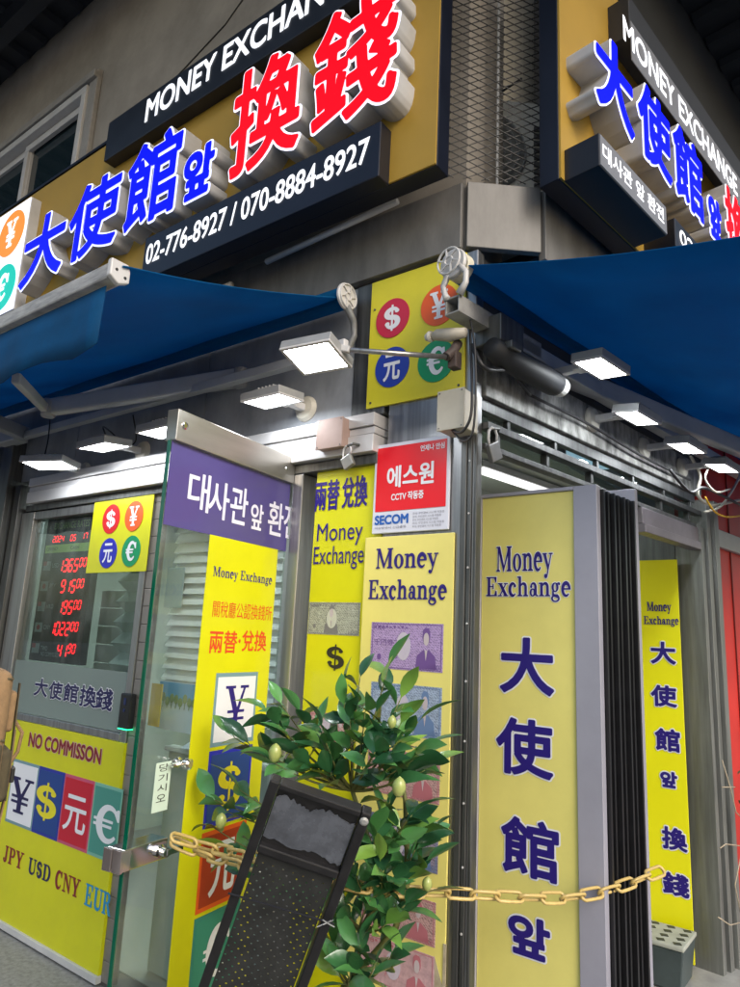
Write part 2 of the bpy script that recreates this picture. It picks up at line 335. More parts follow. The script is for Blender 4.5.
def contour(Fg, x0, z0, h):
    """positive region of a grid -> polygons, cut segments"""
    ny, nx = Fg.shape; ins = Fg > 0; polys = []; cuts = []
    c = ins[:-1, :-1].astype(int)+ins[:-1, 1:]+ins[1:, :-1]+ins[1:, 1:]
    for j in range(ny-1):
        row = c[j]; i = 0
        full = np.flatnonzero(row == 4)
        if len(full):
            br = np.split(full, np.flatnonzero(np.diff(full) > 1)+1)
            for b in br:
                a0, a1 = b[0], b[-1]+1
                polys.append([(x0+a0*h, z0+j*h), (x0+a1*h, z0+j*h), (x0+a1*h, z0+(j+1)*h), (x0+a0*h, z0+(j+1)*h)])
    for j, i in zip(*np.nonzero((c > 0) & (c < 4))):
        cr = [(i, j), (i+1, j), (i+1, j+1), (i, j+1)]; val = [Fg[b, a] for a, b in cr]; P = []; X = []
        for k in range(4):
            a, va = cr[k], val[k]; b, vb = cr[(k+1) % 4], val[(k+1) % 4]
            if va > 0: P.append((x0+a[0]*h, z0+a[1]*h))
            if (va > 0) != (vb > 0):
                t = va/(va-vb); q = (x0+(a[0]+(b[0]-a[0])*t)*h, z0+(a[1]+(b[1]-a[1])*t)*h); P.append(q); X.append((q, va > 0))
        if len(P) >= 3: polys.append(P)
        if len(X) == 2:
            cuts.append((X[0][0], X[1][0]) if X[0][1] else (X[1][0], X[0][0]))
    return polys, cuts
def layout(body, rect, serif=False, flip=False):
    """-> function giving segments / prims scaled to the rectangle"""
    u0, u1, z0, z1 = rect
    if serif:
        pr = serif_prims(body); pts = np.array([p for q in pr for lp in q[1:] for p in lp])
    else:
        S, V, F = font_outline(body); pts = V
    lo = pts.min(0); hi = pts.max(0); sx = (u1-u0)/(hi[0]-lo[0]); sz = (z1-z0)/(hi[1]-lo[1])
    T = lambda p: (u0+(p[0]-lo[0])*sx, z0+(p[1]-lo[1])*sz)
    return T
def lettering(g, body, rect, y, bold=0., serif=False, depth=0., res=None, cap=True):
    """add a text to the mesh g, in the plane y of its frame; bold = outline growth in metres"""
    u0, u1, z0, z1 = rect; T = layout(body, rect, serif)
    if not serif and not bold and not depth:
        S, V, F = font_outline(body); k = len(g.v)
        g.v += [(*(lambda q: (q[0], y, q[1]))(T(v)),) for v in V]
        for fc in F: g.f.append(tuple(k+i for i in fc))
        return g
    H = z1-z0; h = res or H/46.; m = max(bold, 0)+2*h; x0, zz0 = u0-m, z0-m
    nx = int((u1-u0+2*m)/h)+2; nz = int((H+2*m)/h)+2
    X, Y = np.meshgrid(x0+np.arange(nx)*h, zz0+np.arange(nz)*h); D = np.full(X.shape, 1e3)
    def put(segs, inner=None):
        s = np.array(segs); a = max(0, int((s[:, [0, 2]].min()-m-x0)/h)); b = int((s[:, [0, 2]].max()+m-x0)/h)+2
        c = max(0, int((s[:, [1, 3]].min()-m-zz0)/h)); d = int((s[:, [1, 3]].max()+m-zz0)/h)+2
        xx, yy = X[c:d, a:b], Y[c:d, a:b]; v = sdf_segs(s, xx, yy)
        if inner is not None: v = np.maximum(v, -sdf_segs(np.array(inner), xx, yy))
        D[c:d, a:b] = np.minimum(D[c:d, a:b], v)
    if serif:
        for q in serif_prims(body):
            lps = [loop_segs([T(p) for p in lp]) for lp in q[1:]]; put(lps[0], lps[1] if q[0] == 'r' else None)
    else:
        S, V, F = font_outline(body); put([(*T((a, b)), *T((c, d))) for a, b, c, d in S])
    P, cuts = contour(bold-D, x0, zz0, h)
    for p in P:
        k = len(g.v); g.v += [(a, y, b) for a, b in p]
        if cap: g.f.append(tuple(range(k, k+len(p))))
    if depth:
        for a, b in cuts:
            g.quad((a[0], y, a[1]), (b[0], y, b[1]), (b[0], y+depth, b[1]), (a[0], y+depth, a[1]))
    return g
def TX(body, rect, y, **k): return lettering(G(), body, rect, y, **k)
def vsplit(rect, n, gap=.0):
    u0, u1, z0, z1 = rect; h = (z1-z0)/n; return [(u0, u1, z1-(i+1)*h+gap*h/2, z1-i*h-gap*h/2) for i in range(n)]
def bright(fr, ch, o, p, q): return RC(fr, o, p, q)
# ================================================================== THE PLACE
PI = math.pi
# ---- ground
g = G(); g.quad((-60, -60, 0), (60, -60, 0), (60, 60, 0), (-60, 60, 0))
struct('ground', g, mat('worn_concrete_ground', (.22, .215, .20), .8, 0, var=.45, scale=7, bump=.5), 'W')
g = G(); g.quad((-9, -.95, .004), (7, -.95, .004), (7, 3, .004), (-9, 3, .004))
struct('pavement', g, mat('granite_pavement', (.27, .27, .265), .7, 0, var=.4, scale=45, bump=.5), 'L')

# ================================================================== the shop building
B = thing('corner_shop', 'steel fronted corner shop with grey upper wall, holding the signs, glass door and folding doors', 'building', 'L')
# upper wall, left side, with its window opening
wx0, wx1, wz0, wz1 = -4.75, -2.965, 3.95, 5.06
g = G(); g.box(-9, wx0, 0, .3, 2.9, 5.9).box(wx1, -.06, 0, .3, 2.9, 5.9).box(wx0, wx1, 0, .3, wz1, 5.9).box(wx0, wx1, 0, .3, 2.9, wz0)
part(B, 'upper_wall', g, WALLM)
g = G(); g.tube([(-2.35, -.002, 4.36), (-2.1, -.004, 4.62), (-1.6, -.004, 4.78), (-1.2, -.004, 5.05), (-.6, -.004, 5.2), (-.2, -.004, 5.6)], .004, 4)
part(B, 'wall_crack', g, mat('crack', (.05, .05, .05), .9))
g = G(); g.box(-.25, 1.0, .9, 1.0, 3.0, 5.9); part(B, 'back_wall', g, mat('pale_render', (.52, .50, .45), .85, var=.2, scale=3, bump=.2), fr='C')
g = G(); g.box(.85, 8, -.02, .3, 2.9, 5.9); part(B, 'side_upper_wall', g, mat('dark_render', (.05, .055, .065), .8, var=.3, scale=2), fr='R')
# window upstairs
g = G(); t = .055
g.box(wx0, wx1, -.05, .1, wz1-t, wz1).box(wx1-t, wx1, -.05, .1, wz0, wz1-t).box(wx0, wx0+t, -.05, .1, wz0, wz1-t).box(wx0+t, wx1-t, -.05, .1, wz0, wz0+t)
W = part(B, 'window', g, GREYL, bevel=.004)
g = G()
for a, b in ((wx0+t+.003, -3.80), (-3.86, wx1-t-.003)):
    y = .02 if a < -4 else .0
    g.box(a, b, y, y+.03, wz1-t-.06, wz1-t-.003).box(a, a+.055, y, y+.03, wz0+t+.06, wz1-t-.06).box(b-.055, b, y, y+.03, wz0+t+.06, wz1-t-.06).box(a, b, y, y+.03, wz0+t+.003, wz0+t+.06)
sub_ = part(W, 'sash', g, mat('white_frame', (.52, .52, .54), .5, var=.15, scale=8), bevel=.003)
g = G(); g.box(wx0+t+.01, wx1-t-.01, .04, .046, wz0+t, wz1-t-.01); part(W, 'pane', g, mat('dark_pane', (.01, .022, .03), .06, 0, spec=.9))
g = G(); g.box(wx1+.005, wx1+.10, -.035, .0, 3.9, 5.15).box(wx0, wx1+.10, -.06, -.003, 5.075, 5.13); part(B, 'window_surround', g, mat('grey_trim', (.30, .29, .28), .7, var=.25, scale=8), bevel=.006)
# roofing overhead
g = G(); g.box(-9, 3.2, -1.9, .3, 5.9, 5.95); RF = part(B, 'canopy_roof', g, SOFFIT)
g = G()
for i in range(48): x = -8.9+i*.25; g.prism([(x, 5.895), (x+.03, 5.855), (x+.12, 5.855), (x+.15, 5.895)], -1.85, -.02)
part(RF, 'roof_ribs', g, SOFFIT)
g = G()
g.box(-9, 3.2, -.35, -.25, 5.70, 5.85).box(-9, 3.2, -1.2, -1.1, 5.70, 5.85); part(RF, 'purlin', g, SOFFIT)
g = G(); g.box(.4, 8, -1.9, -.02, 5.6, 5.65); RF2 = part(B, 'side_canopy_roof', g, SOFFIT, fr='R')
g = G()
for i in range(30): x = .45+i*.25; g.prism([(x, 5.595), (x+.03, 5.555), (x+.12, 5.555), (x+.15, 5.595)], -1.85, -.04)
part(RF2, 'roof_ribs', g, SOFFIT)
g = G(); g.box(.5, 8, -.5, -.42, 5.4, 5.55).box(.5, 8, -1.2, -1.12, 5.4, 5.55); part(RF2, 'purlin', g, SOFFIT)
# steel fascia band under the signs
FASC = mat('fascia_steel', (.20, .195, .19), .55, .25, var=.35, scale=3, bump=.1, stretch=(3, 3, .9))
g = G(); g.box(-9, -.062, -.03, .0, 2.90, 3.165); part(B, 'fascia', g, FASC, bevel=.003)
g = G(); g.box(0, CW, -.03, .0, 2.90, 3.165); part(B, 'corner_fascia', g, FASC, fr='C', bevel=.003)
g = G(); g.box(.2, 8, -.15, -.12, 2.88, 3.165); part(B, 'side_fascia', g, FASC, fr='R', bevel=.003)
g = G(); g.box(.2, 8, -.117, .3, 2.90, 2.94); part(B, 'side_fascia_soffit', g, DARKM, fr='R')
# ground floor, left face
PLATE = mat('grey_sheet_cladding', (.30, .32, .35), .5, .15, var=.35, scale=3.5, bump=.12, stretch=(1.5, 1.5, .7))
g = G()
for a, b in ((-9, -4.2), (-4.196, -2.55), (-2.546, -1.45), (-1.446, -.552)): g.box(a, b, 0, .1, 2.33, 2.89)
part(B, 'cladding', g, PLATE, bevel=.003)
g = G(); g.box(-.55, -.392, -.005, .1, 2.33, 2.89); part(B, 'cladding_post', g, STEELD, bevel=.003)
SHUT = mat('shutter_box_enamel', (.60, .59, .60), .38, .2, var=.12, scale=4)
g = G(); g.box(-2.93, -.402, -.05, .1, 2.275, 2.325).box(-2.93, -.402, -.042, .1, 2.245, 2.272).box(-2.93, -.402, -.05, .1, 2.175, 2.242)
part(B, 'shutter_box', g, SHUT, bevel=.003)
g = G(); g.box(-2.98, -.402, -.02, .1, 2.135, 2.170); part(B, 'door_header', g, STEELD, bevel=.002)
# posts and column
g = G(); g.box(-3.25, -3.13, -.08, .1, 0, 2.6).box(-3.11, -3.04, -.04, .1, 0, 2.3).box(-3.6, -3.28, .0, .1, 0, 2.6)
part(B, 'shutter_guide', g, STEELD, bevel=.004)
g = G(); g.box(-9, -3.62, .1, .2, 0, 2.32); part(B, 'far_wall', g, mat('far_dark_wall', (.05, .05, .055), .7, var=.3, scale=3))
winL, winR = A('L', 24, 600)[0], A('L', 138, 600)[0]
zs = A('L', 127.5, 741)[2]
g = G(); g.box(-3.03, winL-.005, -.012, .06, .02, 2.13); g.box(winL-.004, winR, -.008, .06, 2.085, 2.13).box(winR, winR+.045, -.012, .06, .02, 2.13)
g.box(winL, winR, -.016, .06, zs-.004, zs+.028)
WF = part(B, 'shop_window', g, STEEL, bevel=.002)
g = G(); g.box(winL, winR-.001, .012, .018, zs+.03, 2.084); part(WF, 'pane', g, GLASSD)
zf = A('L', 80, 667)[2]
g = G(); g.box(winL+.002, winR-.002, .004, .006, zs+.03, zf); FF = part(WF, 'frosted_film', g, FROST)
g = G()
for ch, p, q in (('大', (35.6, 678), (46, 697)), ('使', (50, 681), (60.6, 700)), ('館', (64.6, 683), (76.4, 703)), ('換', (81, 685), (94.3, 708)), ('錢', (97, 687.5), (110.7, 711))):
    lettering(g, ch, RC('L', 0, p, q), .002, bold=.0028)
part(WF, 'window_lettering', g, INKD)
g = G()
for ch, p, q in (('大', (35.6, 678), (46, 697)), ('使', (50, 681), (60.6, 700)), ('館', (64.6, 683), (76.4, 703)), ('換', (81, 685), (94.3, 708)), ('錢', (97, 687.5), (110.7, 711))):
    lettering(g, ch, RC('L', 0, p, q), .003, bold=.006)
part(WF, 'lettering_outline', g, WHITE)
pL0 = winR+.047
g = G()
for i in range(26): g.box(pL0, -1.68, -.004, .03, .02+i*.083, .02+i*.083+.0815)
g.box(pL0, -1.68, .003, .03, 0, 2.13)
part(B, 'siding_pillar', g, TILE, bevel=.003)
g = G(); g.box(-3.03, -1.52, .0, .1, -.02, .019); part(B, 'plinth', g, mat('dark_plinth', (.07, .07, .07), .7, var=.3, scale=6))
g = G(); g.box(-.822, -.768, -.02, .1, 0, 2.132); part(B, 'door_post', g, STEEL, bevel=.004)
g = G(); g.box(-.372, -.006, .0, .05, 0, 2.89); part(B, 'corner_column', g, STEEL, bevel=.004)
g = G(); g.box(-.052, -.030, -.012, -.001, 0, 2.17).box(-.028, -.012, -.008, -.001, 0, 2.20).box(-.0055, .006, -.006, .03, 0, 2.20)
part(B, 'column_trim', g, STEELD, bevel=.003)
g = G()
for i in range(12):
    g = G(); g.lathe((-.020, -.009, .12+i*.18), (0, -1, 0), [(.004, 0), (.003, .002)], 8); part(B, 'screw', g, GREYL)
# interior
g = G(); g.box(-3.6, .3, 2.6, 2.65, 0, 2.7).box(-3.65, -3.6, .1, 2.6, 0, 2.7).box(-3.6, -.1, .12, 2.6, 2.34, 2.38); part(B, 'room_wall', g, ROOM)
g = G(); g.box(-3.6, 1.5, .12, 2.6, .0, .01); part(B, 'room_floor', g, mat('room_floor', (.25, .25, .24), .5))
g = G()
for i in range(20):
    z = 1.10+i*.052; k = len(g.v)
    g.v += [(-1.86, .22, z), (-1.02, .22, z), (-1.02, .25, z+.052), (-1.86, .25, z+.052), (-1.86, .25, z), (-1.02, .25, z)]
    g.f += [(k, k+1, k+2, k+3), (k, k+4, k+5, k+1)]
g.box(-1.86, -1.02, .252, .262, 1.1, 2.14); part(B, 'inner_siding', g, mat('bright_siding', (.78, .80, .78), .5, 0, var=.06, scale=3))
g = G(); g.box(-1.70, -1.0, .16, .219, .945, .965); CT = part(B, 'counter', g, mat('counter_top', (.5, .52, .5), .35), bevel=.004)
g = G(); g.box(-1.70, -1.02, .19, .215, .02, .943); part(CT, 'counter_front', g, mat('counter_front', (.36, .40, .37), .5, var=.15, scale=3))
# pleated blind and steps seen behind the window
g = G()
x0, x1 = A('L', 113, 620, -.12)[0], A('L', 139, 620, -.12)[0]
for i in range(9):
    z = 1.10+i*.105; k = len(g.v)
    g.v += [(x0, .12, z), (x1, .12, z), (x1, .19, z+.055), (x0, .19, z+.055), (x1, .12, z+.105), (x0, .12, z+.105)]
    g.f += [(k, k+1, k+2, k+3), (k+3, k+2, k+4, k+5)]
t_ = thing('pleated_blind', 'white pleated blind standing folded behind the shop window glass', 'blind', 'L', (x0, .12, 1.1))
part(t_, 'pleats', g, SLAT)
g = G(); g.box(x0, x1, .10, .2, 2.045, 2.075); part(t_, 'head_rail', g, GREYM)
g = G(); xx = A('L', 97, 620, -.25)[0]
for i in range(7): g.box(xx, x0+.1, .26, .29, 1.0+i*.10, 1.0+i*.10+.094)
part(B, 'inner_panelling', g, SLAT, bevel=.004)

# right face (R)
g = G(); g.box(.05, 2.05, .0, .12, 2.345, 2.52); part(B, 'side_beam', g, STAIN, fr='R', bevel=.004)
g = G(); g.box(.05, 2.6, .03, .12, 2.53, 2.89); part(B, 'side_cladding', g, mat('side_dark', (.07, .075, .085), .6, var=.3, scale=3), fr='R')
g = G(); g.box(.05, 2.0, -.012, .03, 2.225, 2.25).box(.05, 2.0, .02, .05, 2.30, 2.344).box(.05, 1.95, .0, .04, 2.155, 2.175)
for u in (.12, .45, .80, 1.15, 1.5, 1.85): g.box(u, u+.02, .0, .03, 2.176, 2.224); g.box(u+.1, u+.118, .024, .045, 2.251, 2.30)
part(B, 'door_track', g, STEELD, fr='R', bevel=.002)
g = G(); g.box(.05, 1.95, .045, .05, 2.175, 2.34); part(B, 'transom_pane', g, GLASSD, fr='R')
g = G()
g.box(1.27, 1.95, -.02, .04, 2.035, 2.075).box(1.27, 1.95, -.008, .04, 2.077, 2.154)
part(B, 'door_head', g, mat('mauve_steel', (.30, .27, .30), .4, .6, var=.3, scale=5), fr='R', bevel=.003)
# jambs, deep grooved
g = G()
for i, (a, b, y) in enumerate(((1.955, 1.995, -.02), (1.998, 2.02, .01), (2.023, 2.07, -.03), (2.073, 2.09, .0), (2.093, 2.15, -.045), (2.153, 2.172, -.02))):
    g.box(a, b, y, .12, 0, 2.16 if i < 2 else 2.32)
part(B, 'side_jamb', g, mat('jamb_steel', (.27, .28, .27), .4, .6, var=.35, scale=4, stretch=(9, 9, .5), bump=.06), fr='R', bevel=.002)
g = G(); g.box(1.95, 2.03, .12, .5, 0, 2.16); part(B, 'reveal', g, STEELD, fr='R')
g = G(); g.box(-.05, 2.2, .9, .95, 0, 2.9); part(B, 'inner_wall', g, ROOM, fr='R')
g = G(); g.box(.2, 2.2, -.30, .6, .003, .03); part(B, 'threshold', g, mat('pale_sill', (.40, .40, .38), .5, .2, var=.3, scale=9), fr='R', bevel=.004)
# neighbour
NB = thing('red_neighbour_front', 'red painted metal wall with a grey rail beside the steel jamb', 'wall', 'R', (2.8, 0, 0))
g = G(); g.box(2.176, 6, .02, .2, 0, 2.9); part(NB, 'red_panel', g, REDW)
g = G(); g.box(2.18, 6, -.01, .018, 2.09, 2.19); part(NB, 'rail', g, GREYM, bevel=.004)
g = G(); g.box(2.50, 2.507, .012, .019, 0, 2.9); part(NB, 'joint', g, mat('dark_red', (.14, .01, .008), .5))

# ---------------- folding door leaves (parts of the shop)
def leaf_frame(n):
    return None
u0 = .20; lz1 = 2.035
FR['F'] = (uL, iL, w3('R', u0, 0))          # plane of the front leaf, parallel to the left wall
xl, xr = A('F', 479, 600)[0]-.03, A('F', 601, 700)[0]
fx = A('F', 573, 495)[0]
ztop = A('F', 597, 484)[2]
g = G(); zy = A('F', 540, 493)[2]
g.box(fx, xr, -.0, .034, .035, ztop).box(xl, xl+.035, 0, .034, .035, ztop).box(xl+.035, fx, 0, .034, zy, ztop).box(xl+.035, fx, 0, .034, .035, .10)
LF = part(B, 'folding_door_leaf', g, ALU, fr='F', bevel=.002, label='front folding door leaf with the big pale yellow sign')
g = G(); g.box(xl+.036, fx-.001, .008, .028, .101, zy-.001); part(LF, 'yellow_panel', g, YELP, fr='F')
GK = mat('black_rubber', (.008, .008, .010), .35, var=.3, scale=20)
def leaf_text(parent):
    g1 = G(); g2 = G()
    for s, p, q in (('Money', (497, 547), (553, 578)), ('Exchange', (487, 577), (571, 602))):
        lettering(g1, s, RC('F', -.008, p, q), .0055, serif=True, bold=.0006, res=.0007)
        lettering(g2, s, RC('F', -.008, p, q), .0068, serif=True, bold=.0030, res=.0009)
    for s, p, q in (('大', (502, 638), (553, 695)), ('使', (498, 717), (552, 779)), ('館', (503, 815), (558, 883)), ('앞', (510, 912), (549, 962))):
        r = RC('F', -.008, p, q)
        lettering(g1, s, r, .0055, bold=.0052, res=.0012); lettering(g2, s, r, .0068, bold=.0100, res=.0016)
    part(parent, 'lettering', g1, INK, fr='F'); part(parent, 'lettering_outline', g2, WHITE, fr='F')
leaf_text(LF)
n_leaf = 8; du = (.50-.20)/n_leaf
for k in range(1, n_leaf+1):
    nm = 'W%d' % k; FR['F'] = (uL, iL, w3('R', u0+du*k, 0)); last = k == n_leaf
    g = G(); g.box(xl, xr-.012, .0, du*.62, .035, ztop-.004 if not last else ztop+.02)
    if last: xe = A('F', 639, 600)[0]; g = G(); g.box(xl, A('F', 640, 650)[0], 0, .03, .035, A('F', 640, 488)[2]); LAST = (w3('R', u0+du*k, 0), A('F', 640, 650)[0])
    lf = part(B, 'folding_door_leaf', g, ALU if last else GK, fr='F', bevel=.002, label='rearmost grey folding door leaf' if last else None)
    if not last:
        g = G(); g.box(xr-.011, xr+.004*((k % 2)), du*.1, du*.5, .04, ztop-.01); part(lf, 'edge_seal', g, GK, fr='F')
FR['F'] = (uL, iL, w3('R', u0+du*5, 0))
for z0_ in (1.06,):
    g = G(); xh = A('F', 617, 810)[0]
    g.tube([(xh, -.01, 1.0), (xh, -.03, 1.0), (xh, -.03, 1.14), (xh, -.01, 1.14)], .003, 6).tube([(xh+.03, -.01, 1.0), (xh+.03, -.03, 1.0), (xh+.03, -.03, 1.14), (xh+.03, -.01, 1.14)], .003, 6)
    part(lf, 'pull_handle', g, DARKM, fr='F')

# ---------------- open glass door (part of the shop)
zt = 2.2
zh = A('D', 174.7, 442)[2]; zb = A('D', 174, 527)[2]
g = G(); g.box(0, DW, -.006, .006, .03, zh+.01)
GD = part(B, 'glass_door', g, GLASS, fr='D', label='open frameless glass door with purple and yellow film')
g = G(); g.box(-.004, -.0005, -.0065, .0065, .03, zh); part(GD, 'glass_edge', g, GLASSE, fr='D')
g = G(); g.box(0, DW, -.024, .024, zh, zt); part(GD, 'top_rail', g, mat('satin_rail', (.52, .50, .46), .3, .9, var=.15, scale=2, stretch=(1, 1, 9)), fr='D', bevel=.003)
g = G(); g.lathe((.035, -.024, zt-.05), (0, -1, 0), [(.013, 0), (.013, .003), (.007, .004)], 16); g.lathe((DW-.06, -.024, zh+.05), (0, -1, 0), [(.006, 0), (.004, .003)], 12); part(GD, 'rail_screw', g, CHROME, fr='D')
g = G(); g.box(0, DW, -.03, .03, .012, .09); part(GD, 'bottom_rail', g, STEEL, fr='D', bevel=.003)
g = G(); g.box(.002, DW-.002, -.0085, -.0065, zb, zh-.001); part(GD, 'purple_band', g, PURPLE, fr='D')
g = G(); r0, r1 = A('D', 187.5, 470), A('D', 294, 540)
for ch, p, q in (('대', (187.5, 470), (206.6, 513)), ('사', (208, 479), (226.4, 521)), ('관', (229.4, 485), (245, 526)), ('앞', (249, 502.7), (261, 531)), ('환', (266.8, 500.5), (281, 537)), ('전', (282.5, 503.6), (294.6, 540))):
    lettering(g, ch, RC('D', 0, (p[0]+1, p[1]), (q[0]-1, q[1])), -.0095, bold=.0018, res=.0013)
part(GD, 'band_lettering', g, mat('lilac_white', (.66, .66, .80), .4), fr='D')
bx0, bx1 = A('D', 202, 600)[0], A('D', 272.5, 600)[0]; bz1 = A('D', 206.6, 534)[2]
g = G(); g.box(bx0, bx1, -.0085, -.0065, .10, bz1); part(GD, 'yellow_banner', g, YEL, fr='D')
g = G(); lettering(g, 'Money Exchange', RC('D', 0, (211.8, 566), (269.5, 587)), -.0095, serif=True, bold=.0004, res=.0009); part(GD, 'banner_lettering', g, INK, fr='D')
g = G(); lettering(g, '關稅廳公認換錢所', RC('D', 0, (211.5, 600), (269, 621)), -.0095); lettering(g, '兩替', RC('D', 0, (208.5, 630), (234, 653)), -.0095, bold=.0012, res=.0009); lettering(g, '兌換', RC('D', 0, (241, 630), (263.5, 651)), -.0095, bold=.0012, res=.0009)
c = A('D', 237.5, 641); g.disc(c[0], c[2], .006, .007, -.0095, -.0090, 12); part(GD, 'red_banner_lettering', g, mat('vermilion_print', (.62, .06, .015), .45), fr='D')
cx0, cx1 = A('D', 212, 700)[0], A('D', 254, 700)[0]
cz = [A('D', 213, 673)[2], A('D', 210.5, 747)[2], A('D', 203.5, 830)[2]]; hcd = cz[0]-cz[1]; cz = [cz[0]-i*(hcd+.012) for i in range(5)]
for i, (m_, rim, sy, sm) in enumerate(((WHITE, mat('tile_slate', (.16, .28, .33), .5), '¥', INK), (NAVYP, BLUEP, '$', LEMON), (mat('brick_red_print', (.36, .03, .012), .45), ORANGEP, '元', WHITE), (mat('tile_green', (.03, .24, .17), .45), TEALP, '€', WHITE))):
    g = G(); g.box(cx0, cx1, -.0093, -.0086, cz[i+1]+.012, cz[i]); q = part(GD, 'currency_card', g, rim, fr='D')
    g = G(); g.box(cx0+.012, cx1-.012, -.0100, -.0094, cz[i+1]+.026, cz[i]-.014); part(q, 'card_face', g, m_, fr='D') if False else build('card_face', g, m_, fr='D', parent=GD)
    cw = cx1-cx0; g = G(); rr = (cx0+cw*.24, cx1-cw*.22, cz[i+1]+.05, cz[i]-.045)
    lettering(g, sy, rr, -.0110, serif=sy != '元', bold=.003 if sy == '元' else .0008, res=.0016); build('card_symbol', g, sm, fr='D', parent=GD)
# lock, handle and sticker on the door
a = A('D', 136, 853); zl = a[2]
g = G(); g.box(-.035, .135, -.034, .034, zl-.028, zl+.030); LK = part(GD, 'patch_lock', g, CHROME, fr='D', bevel=.003)
g = G(); g.box(-.046, -.036, -.036, -.003, zl-.030, zl+.030).box(-.046, -.036, .003, .036, zl-.030, zl+.030).box(-.040, -.010, -.0365, -.0345, zl-.027, zl+.028); build('lock_cover', g, PINKA, fr='D', parent=GD, bevel=.002)
g = G(); g.lathe((.10, -.034, zl), (0, -1, 0), [(.018, 0), (.018, .008), (.012, .012), (.012, .03), (.014, .034)], 20); g.box(.10, .165, -.07, -.05, zl-.008, zl+.008); build('lock_cylinder', g, CHROME, fr='D', parent=GD)
a = A('D', 176, 762)
g = G(); g.lathe((a[0], -.006, a[2]), (0, -1, 0), [(.016, 0), (.016, .006), (.009, .01), (.009, .03), (.017, .034), (.017, .05), (.01, .055)], 20); g.tube([(a[0]-.05, -.03, a[2]), (a[0], -.03, a[2])], .008, 10); build('door_knob', g, CHROME, fr='D', parent=GD, smooth=False)
r = RC('D', 0, (154.5, 763), (165, 809)); g = G(); g.box(r[0], r[1], -.0085, -.0070, r[2], r[3]); build('door_sticker', g, mat('pale_green_sticker', (.55, .68, .58), .5), fr='D', parent=GD)
g = G(); w_ = r[1]-r[0]; hh = (r[3]-r[2])/5.6
for i, ch in enumerate('당기시오'): lettering(g, ch, (r[0]+w_*.2, r[1]-w_*.2, r[3]-hh*(i*1.15+1.05), r[3]-hh*(i*1.15+.2)), -.0095)
build('sticker_lettering', g, BLKINK, fr='D', parent=GD)
# poster, leaflet and strip inside, behind the glass door
r = RC('L', -.19, (160, 680), (194, 735)); P_ = thing('poster', 'small beach poster with blue sky and palm trees standing on the counter inside the door', 'poster', 'L', (r[0], .19, r[2]))
g = G(); g.box(r[0], r[1], .192, .20, r[2], r[3]); part(P_, 'sheet', g, PAPER)
g = G(); g.box(r[0]+.004, r[1]-.004, .189, .191, r[2]+(r[3]-r[2])*.62, r[3]-.004); part(P_, 'sky_print', g, mat('sky_print', (.10, .35, .62), .5))
g = G(); zz = r[2]+(r[3]-r[2])*.5
for i in range(9): x = r[0]+.01+i*(r[1]-r[0]-.03)/8; g.disc(x, zz+.03+.01*math.sin(i*2.3), .016, .022, .187, .1885, 9); g.box(x-.002, x+.002, .1872, .1884, zz-.01, zz+.03)
part(P_, 'palm_print', g, mat('palm_print', (.22, .30, .10), .5))
a = A('L', 175, 560, -.3); g = G(); r = RC('L', -.21, (168, 568), (181, 608)); g.box(r[0], r[1], .208, .212, r[2], r[3])
tag(build('wall_notice', g, mat('notice_grey', (.34, .42, .44), .5), 'L'), 'small grey notice sheet taped to the white siding behind the glass door', 'notice')
g = G(); g.obox((-1.45, .20, .99), (.11, .02, .004), (-.01, .05, .015), (0, -.003, .004)); tag(build('folded_leaflet', g, PAPER, 'L', bevel=.002), 'white folded leaflet lying on the edge of the counter inside', 'leaflet')
g = G(); r = RC('L', -.12, (152, 683), (158, 727)); g.box(r[0], r[1], .12, .126, r[2], r[3]); tag(build('yellow_card_holder', g, mat('amber', (.6, .42, .03), .5), 'L'), 'narrow yellow card holder just behind the edge of the glass door', 'card holder')
# lamp panels of the interior
for i, (x, y) in enumerate(((-2.2, .75), (-1.0, 1.0))):
    t_ = thing('ceiling_light', ('ceiling light panel inside the shop, behind the rate display window', 'ceiling light panel inside the shop, behind the glass door')[i], 'ceiling light', 'L', (x, y, 2.3), 'ceiling lights inside the shop')
    g = G(); g.box(x-.32, x+.32, y-.16, y+.16, 2.30, 2.339); part(t_, 'housing', g, GREYL)
    g = G(); g.box(x-.30, x+.30, y-.14, y+.14, 2.293, 2.299); part(t_, 'diffuser', g, mat('ceiling_lamp', (.9, 1, .95), .5, emit=28.))
FR['P'] = (uR, iR, w3('R', 0, 0))
t_ = thing('strip_light', 'bright strip light inside, seen through the glass over the folding doors', 'strip light', 'R', (1.0, .5, 2.28))
g = G(); g.box(.7, 1.5, .48, .55, 2.30, 2.33); part(t_, 'housing', g, GREYL)
g = G(); g.box(.72, 1.48, .49, .54, 2.28, 2.299); part(t_, 'tube', g, mat('strip_lamp', (1, 1, 1), .5, emit=.8))
# ================================================================== illuminated fascia signs
def fascia_sign(fr, name, label, board, gold, z0, z1, edge, ob=.12):
    """board: u0,u1 ; edge: width of dark frame"""
    s = thing(name, label, 'sign', fr, (board[0], -ob, z0), None)
    g = G(); g.box(board[0], board[1], -ob+.008, -ob+.085, z0, z1); part(s, 'sign_case', g, NAVY, bevel=.003)
    g = G(); g.box(gold[0], gold[1], -ob, -ob+.0075, z0+edge, z1-.006); part(s, 'ochre_panel', g, GOLD)
    return s
LZ0 = 3.105
S1 = fascia_sign('L', 'fascia_sign', 'long ochre sign on the left face with big red characters and a phone number', (-6.0, -.047), (-5.995, -.050), LZ0, A('L', 106, 145, .234)[2], .004, ob=.234)
zc_ = A('L', 106, 145, .234)[2]; g = G(); g.box(-6, -.047, -.24, -.15, zc_+.002, zc_+.02); part(S1, 'top_cover', g, NAVY)
